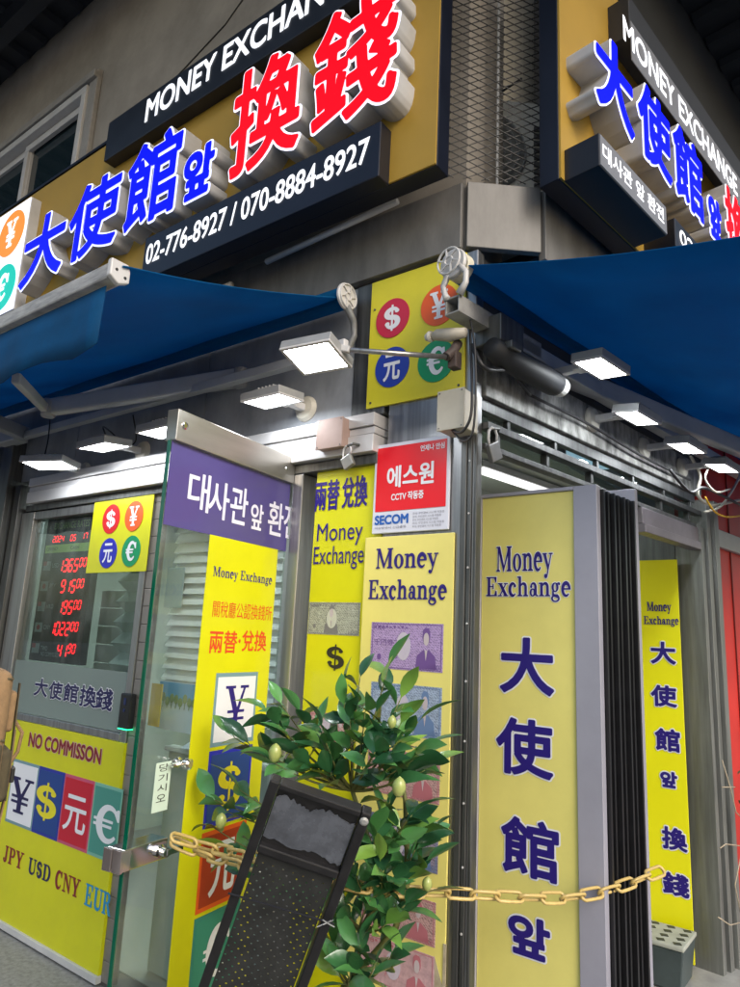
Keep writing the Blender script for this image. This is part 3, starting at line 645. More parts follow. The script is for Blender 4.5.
def chan_letter(s, fr, ch, r, y, ink, out=.021, grow=.012, back=-.232, dep=None):
    g = lettering(G(), ch, r, y, bold=out, res=.0045, depth=(back-y))
    # face cap in lit white, side walls in grey: two objects
    gs = G(); gc = G(); mp = {}
    for fc in g.f:
        ys = {round(g.v[i][1], 5) for i in fc}
        t = gc if len(ys) == 1 else gs
        k = len(t.v); t.v += [g.v[i] for i in fc]; t.f.append(tuple(range(k, k+len(fc))))
    q = part(s, 'channel_letter', gs, CHAN)
    build('letter_face', gc, SIGNW, parent=q)
    g = lettering(G(), ch, r, y-.004, bold=grow, res=.0042); build('letter_film', g, ink, parent=q)
yL = -.33
zb0 = A('L', 73, 260, .33)[2]
for ch, xa, xb, za, zb_, ink in (('大', 34, 70, 3.375, 3.78, SIGNB), ('使', 75, 119, 3.38, 3.80, SIGNB), ('館', 127, 175, 3.385, 3.835, SIGNB), ('앞', 183, 209, 3.385, 3.62, SIGNB), ('換', 227, 292, 3.375, 3.875, SIGNR), ('錢', 307, 389, 3.375, 3.885, SIGNR)):
    chan_letter(S1, 'L', ch, (A('L', xa, 200, .33)[0], A('L', xb, 200, .33)[0], za, zb_), yL, ink, out=.0215)
# black box with the english words
a0, a1 = A('L', 106.5, 140, .3)[0], A('L', 420, 20, .3)[0]
mz0, mz1 = A('L', 106, 160, .3)[2], A('L', 106, 125, .3)[2]
g = G(); g.box(a0, a1, -.30, -.232, mz0, mz1); q = part(S1, 'word_box', g, DARKM, bevel=.004)
rr = (A('L', 147, 110, .3)[0], A('L', 361, 0, .3)[0], A('L', 146.5, 122, .3)[2], A('L', 147.5, 101, .3)[2])
g = G(); lettering(g, 'MONEY EXCHANGE', rr, -.303, bold=.0042, res=.0035); build('word_lettering', g, LETW, parent=q)
a0, a1 = A('L', 143, 260, .3)[0], A('L', 379, 160, .3)[0]
pz0, pz1 = A('L', 143, 271, .3)[2]+.004, A('L', 378, 130, .3)[2]-.005
pz1 = A('L', 143, 240, .3)[2]
pz0 = 3.098
g = G(); g.box(a0, a1, -.30, -.232, pz0, pz1); q = part(S1, 'phone_box', g, NAVY, bevel=.004)
rr = (A('L', 147, 255, .3)[0], A('L', 369.5, 150, .3)[0], A('L', 147, 264, .3)[2]-.004, A('L', 147, 246.5, .3)[2])
g = G(); lettering(g, '02-776-8927 / 070-8884-8927', rr, -.303, bold=.0022, res=.0026); build('phone_lettering', g, LETW, parent=q)
# lit currency box at the far end
a1 = A('L', 21, 260, .3)[0]; a0 = a1-.78; cz0, cz1 = 3.30, A('L', 20, 204, .3)[2]
g = G(); g.box(a0, a1, -.296, -.232, cz0, cz1); q = part(S1, 'currency_box', g, CHAN, bevel=.004)
g = G(); g.box(a0+.004, a1-.004, -.300, -.2965, cz0+.004, cz1-.004); build('box_face', g, SIGNW, parent=q)
hx = (a1-a0)/4; hz_ = (cz1-cz0)/4
for (cx, cz_, m_, sy) in ((a1-hx*.97, cz1-hz_*1.02, mat('lit_orange', (.80, .20, .02), .4, emit=.6), '¥'), (a1-hx*.97, cz0+hz_*1.0, mat('lit_teal', (.0, .38, .30), .4, emit=.6), '€'), (a0+hx, cz1-hz_, SIGNR, '$'), (a0+hx, cz0+hz_, SIGNB, '元')):
    g = G(); g.disc(cx, cz_, hx*.83, hz_*.83, -.303, -.3005); build('currency_disc', g, m_, parent=q)
    g = G(); k = hx*.34; lettering(g, sy, (cx-k, cx+k, cz_-k*1.35, cz_+k*1.35), -.305, serif=sy != '元', bold=.006, res=.004); build('disc_symbol', g, LETW, parent=q)

# right sign
rx0 = .10
S2 = fascia_sign('R', 'fascia_sign', 'ochre shop sign on the right face with lit blue characters and a grey word strip', (rx0, 5.2), (rx0+.003, 5.19), 3.10, 4.25, .004, ob=.27)
g = G(); g.box(rx0, 5.2, -.275, -.19, 4.252, 4.27); part(S2, 'top_cover', g, NAVY)
g = G(); g.box(.5, 5.1, -.36, -.268, 4.06, 4.32)
q = part(S2, 'word_box', g, mat('strip_underside', (.02, .021, .025), .5), bevel=.003)
sz0, sz1 = A('R', 602.6, 0, .36)[2], A('R', 627, 0, .36)[2]
sz0b = A('R', 740, 187, .36)[2]; s0 = (sz0+sz0b)/2; s1 = (sz1+A('R', 740, 156, .36)[2])/2
for v in q.data.vertices: v.co.z = v.co.z*((s1-s0)/.26)
q.location.z += s0-4.06
STRIP = mat('word_strip_grey', (.16, .165, .185), .4, .1, emit=.12)
g = G(); g.box(.504, 5.09, -.3640, -.3605, s0+.004, s1-.004); build('strip_face', g, STRIP, parent=q)
r = RC('R', .366, (624, 2), (735.5, 165)); pA, pB = A('R', 622, 20, .366), A('R', 735.5, 171, .366)
g = G(); lettering(g, 'MONEY EXCHANGE', (A('R', 623, 12, .366)[0], A('R', 735.5, 165, .366)[0], s0+.045, s1-.035), -.3660, bold=.0035, res=.0035); build('word_lettering', g, LETW, parent=q)
R_o = .38
for ch, xa, xb, za, zb_, ink in (('大', 597, 633, 3.40, 3.72, SIGNB), ('使', 638, 669, 3.40, 3.73, SIGNB), ('館', 671, 699, 3.40, 3.75, SIGNB), ('앞', 702, 715, 3.40, 3.60, SIGNB), ('換', 718, 739, 3.40, 3.78, SIGNR)):
    chan_letter(S2, 'R', ch, (A('R', xa, 100, R_o)[0], A('R', xb, 150, R_o)[0], za, zb_), -R_o, ink, out=.019, back=-.268)
x = A('R', 739, 200, R_o)[0]+.05
chan_letter(S2, 'R', '錢', (x, x+.4, 3.40, 3.78), -R_o, SIGNR, out=.019, back=-.268)
ub = [A('R', 599, 150, .40)[0], A('R', 666, 220, .40)[0]]; uz0 = (A('R', 599, 165, .40)[2]+A('R', 666, 235, .40)[2])/2; uz1 = (A('R', 599, 135, .40)[2]+A('R', 666, 206.5, .40)[2])/2
g = G(); g.box(ub[0], ub[1], -.40, -.268, uz0, uz1); q = part(S2, 'korean_box', g, DARKM, bevel=.003)
g = G(); g.box(ub[0]+.004, ub[1]-.004, -.4035, -.4005, uz0+.004, uz1-.004); build('box_face', g, STRIP, parent=q)
g = G(); r = (A('R', 603, 156, .405)[0], A('R', 663.5, 214, .405)[0], uz0+.032, uz1-.028); lettering(g, '대사관 앞 환전', r, -.4055, bold=.0015, res=.0025); build('korean_lettering', g, LETW, parent=q)
u2 = A('R', 675, 228, .40)[0]
g = G(); g.box(u2, u2+1.5, -.40, -.268, uz0, uz1); q = part(S2, 'phone_box', g, DARKM, bevel=.003)
g = G(); lettering(g, '02-776-8927', (u2+.04, u2+.85, uz0+.03, uz1-.028), -.403, bold=.0015, res=.003); build('phone_lettering', g, LETW, parent=q)

# ------------------------------------------------ wire mesh cage with the air conditioner behind it
cage = thing('mesh_cage', 'expanded metal mesh screen standing on the corner fascia between the two fascia signs', 'screen', 'C', (0, 0, 3.17))
g = G(); z0, z1 = 3.18, 4.9; x0, x1 = -.12, CW+.05; st = .5; ph = .034
k = 0; c = z0-(x1-x0)*st
while c < z1:
    for sgn in (1, -1):
        # line z = c + st*(x-x0)  or mirrored
        pa, pb = (x0, c), (x1, c+(x1-x0)*st)
        if sgn < 0: pa, pb = (x1, c), (x0, c+(x1-x0)*st)
        if pb[1] > z0 and pa[1] < z1:
            t0 = max(0, (z0-pa[1])/(pb[1]-pa[1])); t1 = min(1, (z1-pa[1])/(pb[1]-pa[1]))
            P0 = (pa[0]+(pb[0]-pa[0])*t0, -.022+.003*(sgn > 0), pa[1]+(pb[1]-pa[1])*t0); P1 = (pa[0]+(pb[0]-pa[0])*t1, -.022+.003*(sgn > 0), pa[1]+(pb[1]-pa[1])*t1)
            g.bar(P0, P1, .0025, .0035, up=(0, 1, 0))
    c += ph
part(cage, 'expanded_mesh', g, mat('mesh_metal', (.03, .03, .03), .5, .2))
g = G(); g.tube([(.13, .05, 3.18), (.13, .05, 4.9)], .006, 6).tube([(.02, .05, 3.18), (.02, .05, 4.9)], .006, 6); part(cage, 'stay_rod', g, GREYM)
ac_ = A('C', 484, 150, -.30); ax_, az_ = ac_[0], ac_[2]; ay = .30
AC = thing('outdoor_unit', 'pale air conditioner outdoor unit with a round fan grille, behind the wire mesh screen', 'air conditioner', 'C', (ax_+.05, .45, az_-.27))
ACM = mat('ac_casing', (.74, .73, .68), .5, var=.12, scale=6)
g = G(); g.box(ax_-.20, ax_+.42, ay+.01, ay+.33, az_-.28, az_+.27); part(AC, 'casing', g, ACM, bevel=.012)
g = G()
for i in range(6): r_ = .03+i*.030; g.tube([(ax_+r_*math.cos(t*PI/16), ay-.008, az_+r_*math.sin(t*PI/16)) for t in range(33)], .0032, 5)
for i in range(6): a = i*PI/3; g.tube([(ax_+.03*math.cos(a), ay-.004, az_+.03*math.sin(a)), (ax_+.18*math.cos(a), ay-.004, az_+.18*math.sin(a))], .003, 5)
part(AC, 'fan_grille', g, GREYM)
g = G(); g.lathe((ax_, ay+.009, az_), (0, -1, 0), [(.19, 0), (.19, .002)], 28); part(AC, 'fan_opening', g, mat('fan_shade', (.20, .20, .19), .6))
g = G(); g.lathe((ax_, ay+.004, az_), (0, -1, 0), [(.05, 0), (.045, .004)], 20); part(AC, 'fan_hub', g, DARKM)
g = G()
for k in range(9): g.box(ax_+.22, ax_+.37, ay-.001, ay+.009, az_-.16+k*.035, az_-.14+k*.035)
part(AC, 'louvre', g, mat('louvre_shade', (.12, .12, .12), .5))
g = G(); g.box(ax_-.4, ax_+.7, ay-.03, ay+.36, az_-.33, az_-.295); tag(build('support_shelf', g, GREYM, 'C', bevel=.003), 'grey steel shelf carrying the outdoor unit behind the mesh', 'shelf')
g = G(); g.box(ax_-.4, ax_+.7, .80, .84, az_+.36, az_+.42); part(B, 'wall_band', g, mat('rusty_band', (.12, .09, .08), .7, var=.3, scale=9), fr='C')
g = G(); g.tube([(ax_-.12, .22, az_-.35), (ax_-.17, .2, az_-.1), (ax_-.10, .2, az_+.14), (ax_+.02, .2, az_+.24), (ax_+.06, .25, az_+.8)], .008, 8).tube([(ax_-.08, .22, az_-.35), (ax_-.12, .22, az_-.1), (ax_-.02, .22, az_+.16), (ax_+.14, .22, az_+.3)], .005, 8)
tag(build('refrigerant_pipe', g, CABLE, 'C', smooth=True), 'black looping pipes in front of the outdoor unit behind the mesh', 'pipe')
# tube and cable lying on the fascia ledge under the left sign
g = G(); g.tube([(-3.6, -.10, 3.10), (-2.2, -.10, 3.05), (-1.22, -.10, 3.055)], .014, 8).tube([(-1.0, -.10, 3.10), (-.3, -.10, 3.135)], .013, 8)
tag(build('conduit', g, GREYL, 'L', smooth=True), 'pale conduit running under the long left sign along the steel fascia', 'conduit')

# ================================================================== awnings
def awning(fr, u0, u1, ow, zw, of, zf, label, cat='awning'):
    t = thing('awning', label, cat, fr, ((u0+u1)/2, -ow, zw), 'retractable blue awnings over the shopfront')
    nu, nv = 24, 10; g = G(); th = .004
    def P(i, j, dz=0):
        s = j/nv; u = u0+(u1-u0)*i/nu
        return (u, -(ow+(of-ow)*s), zw+(zf-zw)*s-.022*math.sin(PI*s)+.003*math.sin(i*1.3+j*.5)+.004*math.sin(i*.55)*s+dz)
    k = len(g.v)
    for dz in (0, th):
        for j in range(nv+1):
            for i in range(nu+1): g.v.append(P(i, j, dz))
    n = (nu+1)*(nv+1); q = lambda i, j: j*(nu+1)+i
    for j in range(nv):
        for i in range(nu):
            g.f.append((q(i, j), q(i, j+1), q(i+1, j+1), q(i+1, j))); g.f.append(tuple(n+x for x in (q(i, j), q(i+1, j), q(i+1, j+1), q(i, j+1))))
    for j in range(nv): g.f.append((q(0, j), n+q(0, j), n+q(0, j+1), q(0, j+1))); g.f.append((q(nu, j), q(nu, j+1), n+q(nu, j+1), n+q(nu, j)))
    part(t, 'cloth', g, BLUECL, smooth=False)
    for p in t.children[0].data.polygons: p.use_smooth = True
    g = G(); g.tube([(u0-.01, -ow+.02, zw+.012), (u1+.01, -ow+.02, zw+.012)], .045, 20); part(t, 'roller', g, BLUECL, smooth=False)
    g = G(); g.box(u0-.015, u1-.03, -of-.028, -of+.022, zf-.038, zf+.010); part(t, 'front_rail', g, mat('rail_dirty', (.40, .40, .40), .5, .1, var=.5, scale=12, stretch=(1, 1, 6)), bevel=.006)
    g = G()
    nu = 60; hv = .175
    for i in range(nu+1):
        u = u0+.01+(u1-.07-u0)*i/nu; w = .008*math.sin(i*.9)+.004*math.sin(i*2.3)
        for j in range(4): g.v.append((u, -of-.01+w*j/3, zf-.045-(hv+.01*math.sin(i*1.1))*j/3))
    m = nu+1
    for i in range(nu):
        for j in range(3): a = i*4+j; g.f.append((a, a+1, a+5, a+4))
    o = part(t, 'valance', g, mat('valance_cloth', (.0, .055, .16), .8, 0, var=.3, scale=6, bump=.3, spec=.2), smooth=True); md = o.modifiers.new('thick', 'SOLIDIFY'); md.thickness = .003
    return t
AW1 = awning('L', -5.2, -.545, .10, 2.80, 1.04, 2.475, 'blue awning over the left face, folded out over the glass door and window')
# end cap of the left front rail
g = G(); g.prism([(-.0, .02), (.075, .02), (.085, -.01), (.085, -.055), (.04, -.075), (.0, -.05)], 0, .02)
g2 = G(); uu = -.574
for v in g.v: g2.v.append((uu+v[1]+.001, -1.04-.032+v[0]*.72, 2.475+v[2]*.72+.002))
g2.f = g.f; part(AW1, 'rail_end_cap', g2, GREYL, bevel=.004)
g = G(); g.lathe((uu+.02, -1.04-.014, 2.462), (1, 0, 0), [(.005, 0), (.004, .003)], 12).lathe((uu+.02, -1.04+.014, 2.448), (1, 0, 0), [(.005, 0), (.004, .003)], 12); part(AW1, 'cap_screw', g, BLACK)
ARM = mat('awning_arm_enamel', (.42, .44, .46), .4, .15, var=.15, scale=5)
pw = AZ('L', 238, 378, 2.63); pe = AZ('L', 47, 408, 2.55); pr = AZ('L', 16, 378, 2.47)
print('arm', pw, pe, pr)
g = G(); g.bar(pw, pe, .05, .085); part(AW1, 'arm', g, ARM, bevel=.01)
g = G(); g.bar((pe[0]+.02, pe[1]-.02, pe[2]-.01), (pr[0], pr[1], pr[2]), .035, .045); part(AW1, 'forearm', g, ARM, bevel=.006)
g = G(); g.lathe((pe[0]+.02, pe[1], pe[2]-.05), (0, 0, 1), [(.03, 0), (.036, .01), (.036, .08), (.03, .09)], 16); part(AW1, 'arm_joint', g, GREYM); g = G(); g.lathe((pw[0]+.02, pw[1], pw[2]-.05), (0, 0, 1), [(.03, 0), (.034, .01), (.034, .08), (.03, .09)], 16)
part(AW1, 'arm_joint', g, GREYM)
pt = A('L', 250, 381, .09); pt2 = A('L', 60, 428, .09); zt_ = (pt[2]+pt2[2])/2
g = G(); g.box(-5.2, -.60, -.11, -.07, 2.565, 2.605); part(AW1, 'torsion_bar', g, ARM, bevel=.003)
# second arm at the far left edge
pa = AZ('L', 90, 437, 2.60)
g = G(); g.bar((-3.0, -.10, 2.60), (-2.55, -.62, 2.53), .05, .08); g.bar((-3.0, -.10, 2.6), (-3.25, -.10, 2.6), .09, .10); part(AW1, 'arm', g, ARM, bevel=.008)
def spiral_bracket(t, fr, u, y, z, mirror=1, s=1.0):
    """wall bracket with a round ribbed end plate that carries the roller"""
    g = G(); g.lathe((u, y, z), (1, 0, 0), [(.052*s, 0), (.055*s, .004), (.055*s, .012), (.05*s, .016)], 28)
    part(t, 'roller_bracket', g, GREYL)
    g = G()
    for i in range(6):
        an = i*PI/3; g.bar((u+.019*mirror, y+.018*s*math.cos(an), z+.018*s*math.sin(an)), (u+.019*mirror, y+.047*s*math.cos(an+.3), z+.047*s*math.sin(an+.3)), .005, .006, up=(1, 0, 0))
    g.tube([(u+.018*mirror, y+.048*s*math.cos(k*PI/14), z+.048*s*math.sin(k*PI/14)) for k in range(29)], .004, 6); g.tube([(u+.018*mirror, y+.016*s*math.cos(k*PI/8), z+.016*s*math.sin(k*PI/8)) for k in range(17)], .004, 6)
    part(t, 'bracket_ribs', g, GREYL)
ub_ = -.535
spiral_bracket(AW1, 'L', ub_, -.10, 2.80)
g = G()
for dy in (0, .0): g.tube([(ub_+.01, -.10, 2.76), (ub_+.008, -.05, 2.72), (ub_+.008, -.04, 2.66), (ub_+.008, -.07, 2.60), (ub_+.008, -.09, 2.57)], [.016, .014, .013, .014, .018], 8)
part(AW1, 'bracket_arm', g, GREYM, smooth=True)

AW2 = awning('R', -.16, 4.2, .03, 2.735, .97, 2.475, 'blue awning over the right face, reaching out above the folding doors')
pb = A('R', 443, 272, .03); ubr = -.175
spiral_bracket(AW2, 'R', ubr-.016, -.03, 2.735, mirror=-1, s=.95)
g = G(); g.lathe((ubr+.012, -.03, 2.735), (1, 0, 0), [(.045, 0), (.049, .005), (.049, .03), (.045, .034)], 24); part(AW2, 'end_disc', g, mat('cream_disc', (.55, .52, .42), .5))
tq = A('R', 428, 312, .03)
ty0, tz0 = -.03, 2.60
print('torsion R', tq, A('R', 555, 388, .03), A('R', 612, 425, .03))
us = -.185
g = G()
g.tube([(us, -.055, 2.72), (us, -.085, 2.685), (us, -.085, 2.65), (us, -.06, 2.615)], [.012, .010, .010, .014], 8).tube([(us, -.01, 2.70), (us, .01, 2.665), (us, .0, 2.63), (us, -.01, 2.61)], [.012, .010, .010, .014], 8)
part(AW2, 'bracket_arm', g, GREYL, smooth=True)
g = G(); k = .030
g.box(us, us+.5, -.03-k, -.03-k+.006, 2.585-k, 2.585+k).box(us, us+.5, -.03+k-.006, -.03+k, 2.585-k, 2.585+k).box(us, us+.5, -.03-k+.006, -.03+k-.006, 2.585-k, 2.585-k+.006).box(us, us+.5, -.03-k+.006, -.03+k-.006, 2.585+k-.006, 2.585+k)
part(AW2, 'torsion_bar', g, mat('bar_end', (.35, .35, .34), .5, .2, var=.4, scale=12), bevel=.001)
g = G(); g.box(.1, 3.2, -.06, -.01, 2.545, 2.60); part(AW2, 'torsion_bar', g, ARM, bevel=.004)
m0 = A('R', 505, 352, .08); m1 = A('R', 553, 388, .08); zc = (m0[2]+m1[2])/2
print('motor', m0, m1)
g = G(); g.tube([(m0[0]-.08, -.08, zc+.01), (m0[0], -.08, zc), (m1[0], -.08, zc), (m1[0]+.02, -.08, zc)], [.035, .047, .047, .043], 20); part(AW2, 'motor_sleeve', g, mat('matt_black_sleeve', (.022, .024, .028), .55, var=.3, scale=9), smooth=True)
g = G(); g.tube([(m1[0]+.021, -.08, zc), (m1[0]+.06, -.08, zc)], .038, 20); part(AW2, 'sleeve_end', g, mat('white_collar', (.7, .7, .68), .4))
g = G(); g.box(-.02, .12, -.11, .0, 2.50, 2.60).box(.0, .06, -.14, -.02, 2.47, 2.50); part(AW2, 'mounting_plate', g, STEELD, bevel=.005)
p0 = AZ('R', 562, 374, 2.60); p1 = AZ('R', 738, 447, 2.52)
print('armR', p0, p1)
d = [p1[i]-p0[i] for i in range(3)]; p2 = tuple(p0[i]+d[i]*1.15 for i in range(3)); p00 = tuple(p0[i]-d[i]*.12 for i in range(3))
g = G(); g.bar(p00, p2, .05, .09); part(AW2, 'arm', g, ARM, bevel=.01)
g = G(); g.bar(p2, (p2[0]-1.0, p2[1]-.45, p2[2]-.05), .04, .05); part(AW2, 'forearm', g, ARM, bevel=.008)

# ================================================================== floodlights
def flood(fr, P, out, label, w=.20, l=.15, tilt=12, lamp_side=(1, 0, 0), wall=None, yaw=0):
    """P centre of the lens; out = how far its arm reaches back to the wall"""
    t = thing('floodlight', label, 'floodlight', fr, P, 'LED floodlights over the shopfront')
    a, b = math.cos(rad(yaw)), math.sin(rad(yaw)); s = Vector((a, b, 0)); f = Vector((b, -a, 0))   # side, forward (out of the wall)
    n = (Vector((0, 0, -1))*math.cos(rad(tilt))+f*math.sin(rad(tilt))).normalized(); fw = (f*math.cos(rad(tilt))+Vector((0, 0, 1))*math.sin(rad(tilt))).normalized()
    C = Vector(P)
    g = G(); g.obox(C-n*.017, s*w/2, fw*l/2, n*.014); g.obox(C-n*.036, s*w*.30, fw*l*.32, n*.008)
    for k in range(5): g.obox(C-n*.046+s*(w*.06*(k-2)*1.6), s*.002, fw*l*.28, n*.006)
    part(t, 'housing', g, mat('flood_housing', (.36, .37, .38), .45, .3, var=.2, scale=9), bevel=.004)
    g = G(); e = .011
    g.obox(C+s*(w/2-e/2), s*e/2, fw*l/2, n*.004).obox(C-s*(w/2-e/2), s*e/2, fw*l/2, n*.004).obox(C+fw*(l/2-e/2), s*(w/2-e), fw*e/2, n*.004).obox(C-fw*(l/2-e/2), s*(w/2-e), fw*e/2, n*.004)
    part(t, 'bezel', g, GREYL, bevel=.001)
    g = G(); g.obox(C+n*.001, s*(w/2-e-.0005), fw*(l/2-e-.0005), n*.001); part(t, 'lens', g, LAMPON)
    if out:
        Q = C-fw*(l/2+.02)-n*.02; wl = Vector((Q.x, P[1]+out, Q.z+.0))
        g = G(); g.bar(Q+fw*.04, wl, .03, .03); g.obox(Q, s*.03, fw*.02, n*.018); part(t, 'bracket', g, GREYL, bevel=.004)
        g = G(); g.lathe(wl-Vector((0, .0, 0)), (0, -1, 0), [(.055, 0), (.055, .006), (.045, .02), (.02, .026)], 24); part(t, 'wall_plate', g, mat('ivory_plate', (.50, .48, .42), .5, var=.15, scale=9))
    return t
def FL(fr, px, py, o, label, **k):
    P = A(fr, px, py, o); return flood(fr, P, o, label, **k)
FL('L', 104, 447, .22, 'floodlight on the grey cladding above the yellow currency sticker, second from the left end', w=.24, l=.15, tilt=-6)
FL('L', 50, 465, .22, 'leftmost floodlight, tilted steeply over the exchange rate display', w=.26, l=.15, tilt=4, yaw=22)
FL('L', 165, 432, .22, 'floodlight half hidden behind the top rail of the open glass door', w=.24, l=.14, tilt=-2)
FL('L', 272, 401, .20, 'floodlight facing down above the glass door, under the big one on the pole', w=.21, l=.14, tilt=-4)
FL('R', 601, 368, .25, 'floodlight shining up against the blue cloth over the motor sleeve', w=.22, l=.12, tilt=-4)
FL('R', 637, 418, .20, 'floodlight on a cream wall plate, nearest of the row above the folding doors', w=.22, l=.11, tilt=-8)
FL('R', 686, 448, .20, 'floodlight above the yellow sign in the doorway, second of the row on the right face', w=.22, l=.11, tilt=-8)
FL('R', 722, 468, .20, 'farthest floodlight at the tangle of cables near the red wall', w=.22, l=.11, tilt=-8)
BF = flood('L', A('L', 316, 358, .45), 0, 'large grey floodlight at the end of a steel pole in front of the corner column', w=.19, l=.15, tilt=14, yaw=8)
pa = A('L', 350, 350, .42); pb_ = A('L', 446, 357, .16)
g = G(); g.tube([pa, pb_], .0085, 12); part(BF, 'pole', g, STEEL, smooth=True)
g = G(); c = Vector(A('L', 330, 352, .44)); g.obox(c+Vector((.02, .02, .02)), (.03, 0, 0), (0, .012, 0), (0, 0, .02)); g.bar(c+Vector((.03, .01, .01)), pa, .022, .022); part(BF, 'yoke', g, GREYL, bevel=.004)
g = G(); q = Vector(pb_); g.tube([q, q+Vector((.01, .03, .03)), q+Vector((.01, .06, .07))], .017, 10); g.obox(q+Vector((.01, .04, .0)), (.016, 0, 0), (0, .02, 0), (0, 0, .03)); part(BF, 'pole_joint', g, mat('rusty_joint', (.07, .05, .045), .6, var=.4, scale=30), bevel=.003)
cc = A('L', 450, 335, .13)
g = G(); q = Vector(cc); g.tube([q+Vector((-.07, 0, .012)), q+Vector((-.05, 0, .012)), q, q+Vector((.06, .0, -.005))], [.012, .020, .024, .016], 14)
t_ = thing('bullet_lamp', 'small cream bullet spotlight above the pole joint on the yellow currency board', 'spotlight', 'L', cc)
part(t_, 'lamp_body', g, mat('cream_lamp', (.45, .42, .36), .5, var=.2, scale=14), smooth=True)
g = G(); g.lathe(q+Vector((-.07, 0, .012)), (-1, 0, 0), [(.018, 0), (.020, .01), (.012, .025)], 16); part(t_, 'lamp_glass', g, mat('milk_glass', (.6, .58, .52), .2))

# ================================================================== boards, plates and boxes at the corner
r = RC('L', .012, (369.5, 292), (464, 388)); r = (r[0], r[1], r[2], r[3])
bz1 = A('L', 370, 291, .012)[2]; bz0 = (A('L', 368, 410, .012)[2]+A('L', 464, 388, .012)[2])/2
bu0, bu1 = A('L', 369, 350, .012)[0], A('L', 464.5, 340, .012)[0]
CB = thing('currency_board', 'square yellow board with four round currency symbols on the corner column, under the fascia', 'sign', 'L', (bu0, -.012, bz0))
g = G(); g.box(bu0, bu1, -.012, -.002, bz0, bz1+.03); part(CB, 'board', g, mat('board_yellow', (.66, .60, .03), .42, var=.12, scale=4))
for px, py, m_, sy in ((392.5, 318, mat('board_red', (.50, .015, .05), .4), '$'), (439, 305, ORANGEP, '¥'), (392, 367, NAVYP, '元'), (436, 361, mat('board_green', (.0, .26, .10), .4), '€')):
    if sy == '元': m_ = mat('board_blue', (.02, .05, .36), .4)
    a = A('L', px, py, .014); g = G(); g.disc(a[0], a[2], .078, .080, -.0150, -.0125); q = part(CB, 'currency_disc', g, m_)
    k = .036; g = G(); lettering(g, sy, (a[0]-k, a[0]+k, a[2]-k*1.45, a[2]+k*1.45), -.0165, serif=sy != '元', bold=.0022, res=.0016); build('disc_symbol', g, WHITE, parent=q)
g = G()
for a, b in ((bu0+.02, bz0+.02), (bu1-.02, bz0+.02), (bu0+.02, bz1-.09), (bu1-.02, bz1-.09)): g.lathe((a, -.012, b), (0, -1, 0), [(.005, 0), (.004, .003)], 10)
part(CB, 'bolt', g, STEELD)

r = RC('L', .012, (376, 446), (448.5, 528.5)); r = (r[0], r[1], (A('L', 373, 535, .012)[2]+r[2])/2, r[3])
SP = thing('security_plate', 'red and white security notice plate at the top of the corner column', 'sign', 'L', (r[0], -.012, r[2]))
g = G(); g.box(r[0], r[1], -.014, -.004, r[2], r[3]); part(SP, 'plate', g, mat('plate_white', (.62, .64, .74), .35), bevel=.003)
H_ = r[3]-r[2]; Wd = r[1]-r[0]
rr = (r[0]+.012, r[1]-.012, r[2]+H_*.24, r[3]-.014)
g = G(); g.box(rr[0], rr[1], -.0155, -.0142, rr[2], rr[3]); part(SP, 'red_field', g, mat('signal_red', (.72, .008, .018), .38))
g = G(); z = rr[2]; h_ = rr[3]-rr[2]; x = rr[0]; w_ = rr[1]-rr[0]
lettering(g, '에스원', (x+w_*.17, x+w_*.83, z+h_*.36, z+h_*.68), -.0170, bold=.0022, res=.0011); lettering(g, 'CCTV 작동중', (x+w_*.24, x+w_*.70, z+h_*.15, z+h_*.27), -.0170, bold=.0008, res=.0007); lettering(g, '언제나 안심', (x+w_*.64, x+w_*.97, z+h_*.86, z+h_*.95), -.0170, bold=.0005, res=.0006)
part(SP, 'white_lettering', g, WHITE)
g = G(); lettering(g, 'SECOM', (r[0]+.014, r[0]+Wd*.49, r[2]+H_*.10, r[2]+H_*.195), -.0155, bold=.0018, res=.0008); part(SP, 'emblem_lettering', g, mat('plate_blue', (.01, .10, .42), .4))
g = G()
for i in range(5): lettering(g, '주의: 무인경비 시스템 작동중', (r[0]+Wd*.55, r[1]-.016-.012*(i % 3), r[2]+H_*(.19-.035*i)-.004, r[2]+H_*(.19-.035*i)+.0045), -.0150)
lettering(g, '이상발생시 긴급출동', (r[0]+.014, r[0]+Wd*.47, r[2]+H_*.045, r[2]+H_*.075), -.0150); part(SP, 'small_print', g, mat('print_grey', (.2, .2, .25), .5))

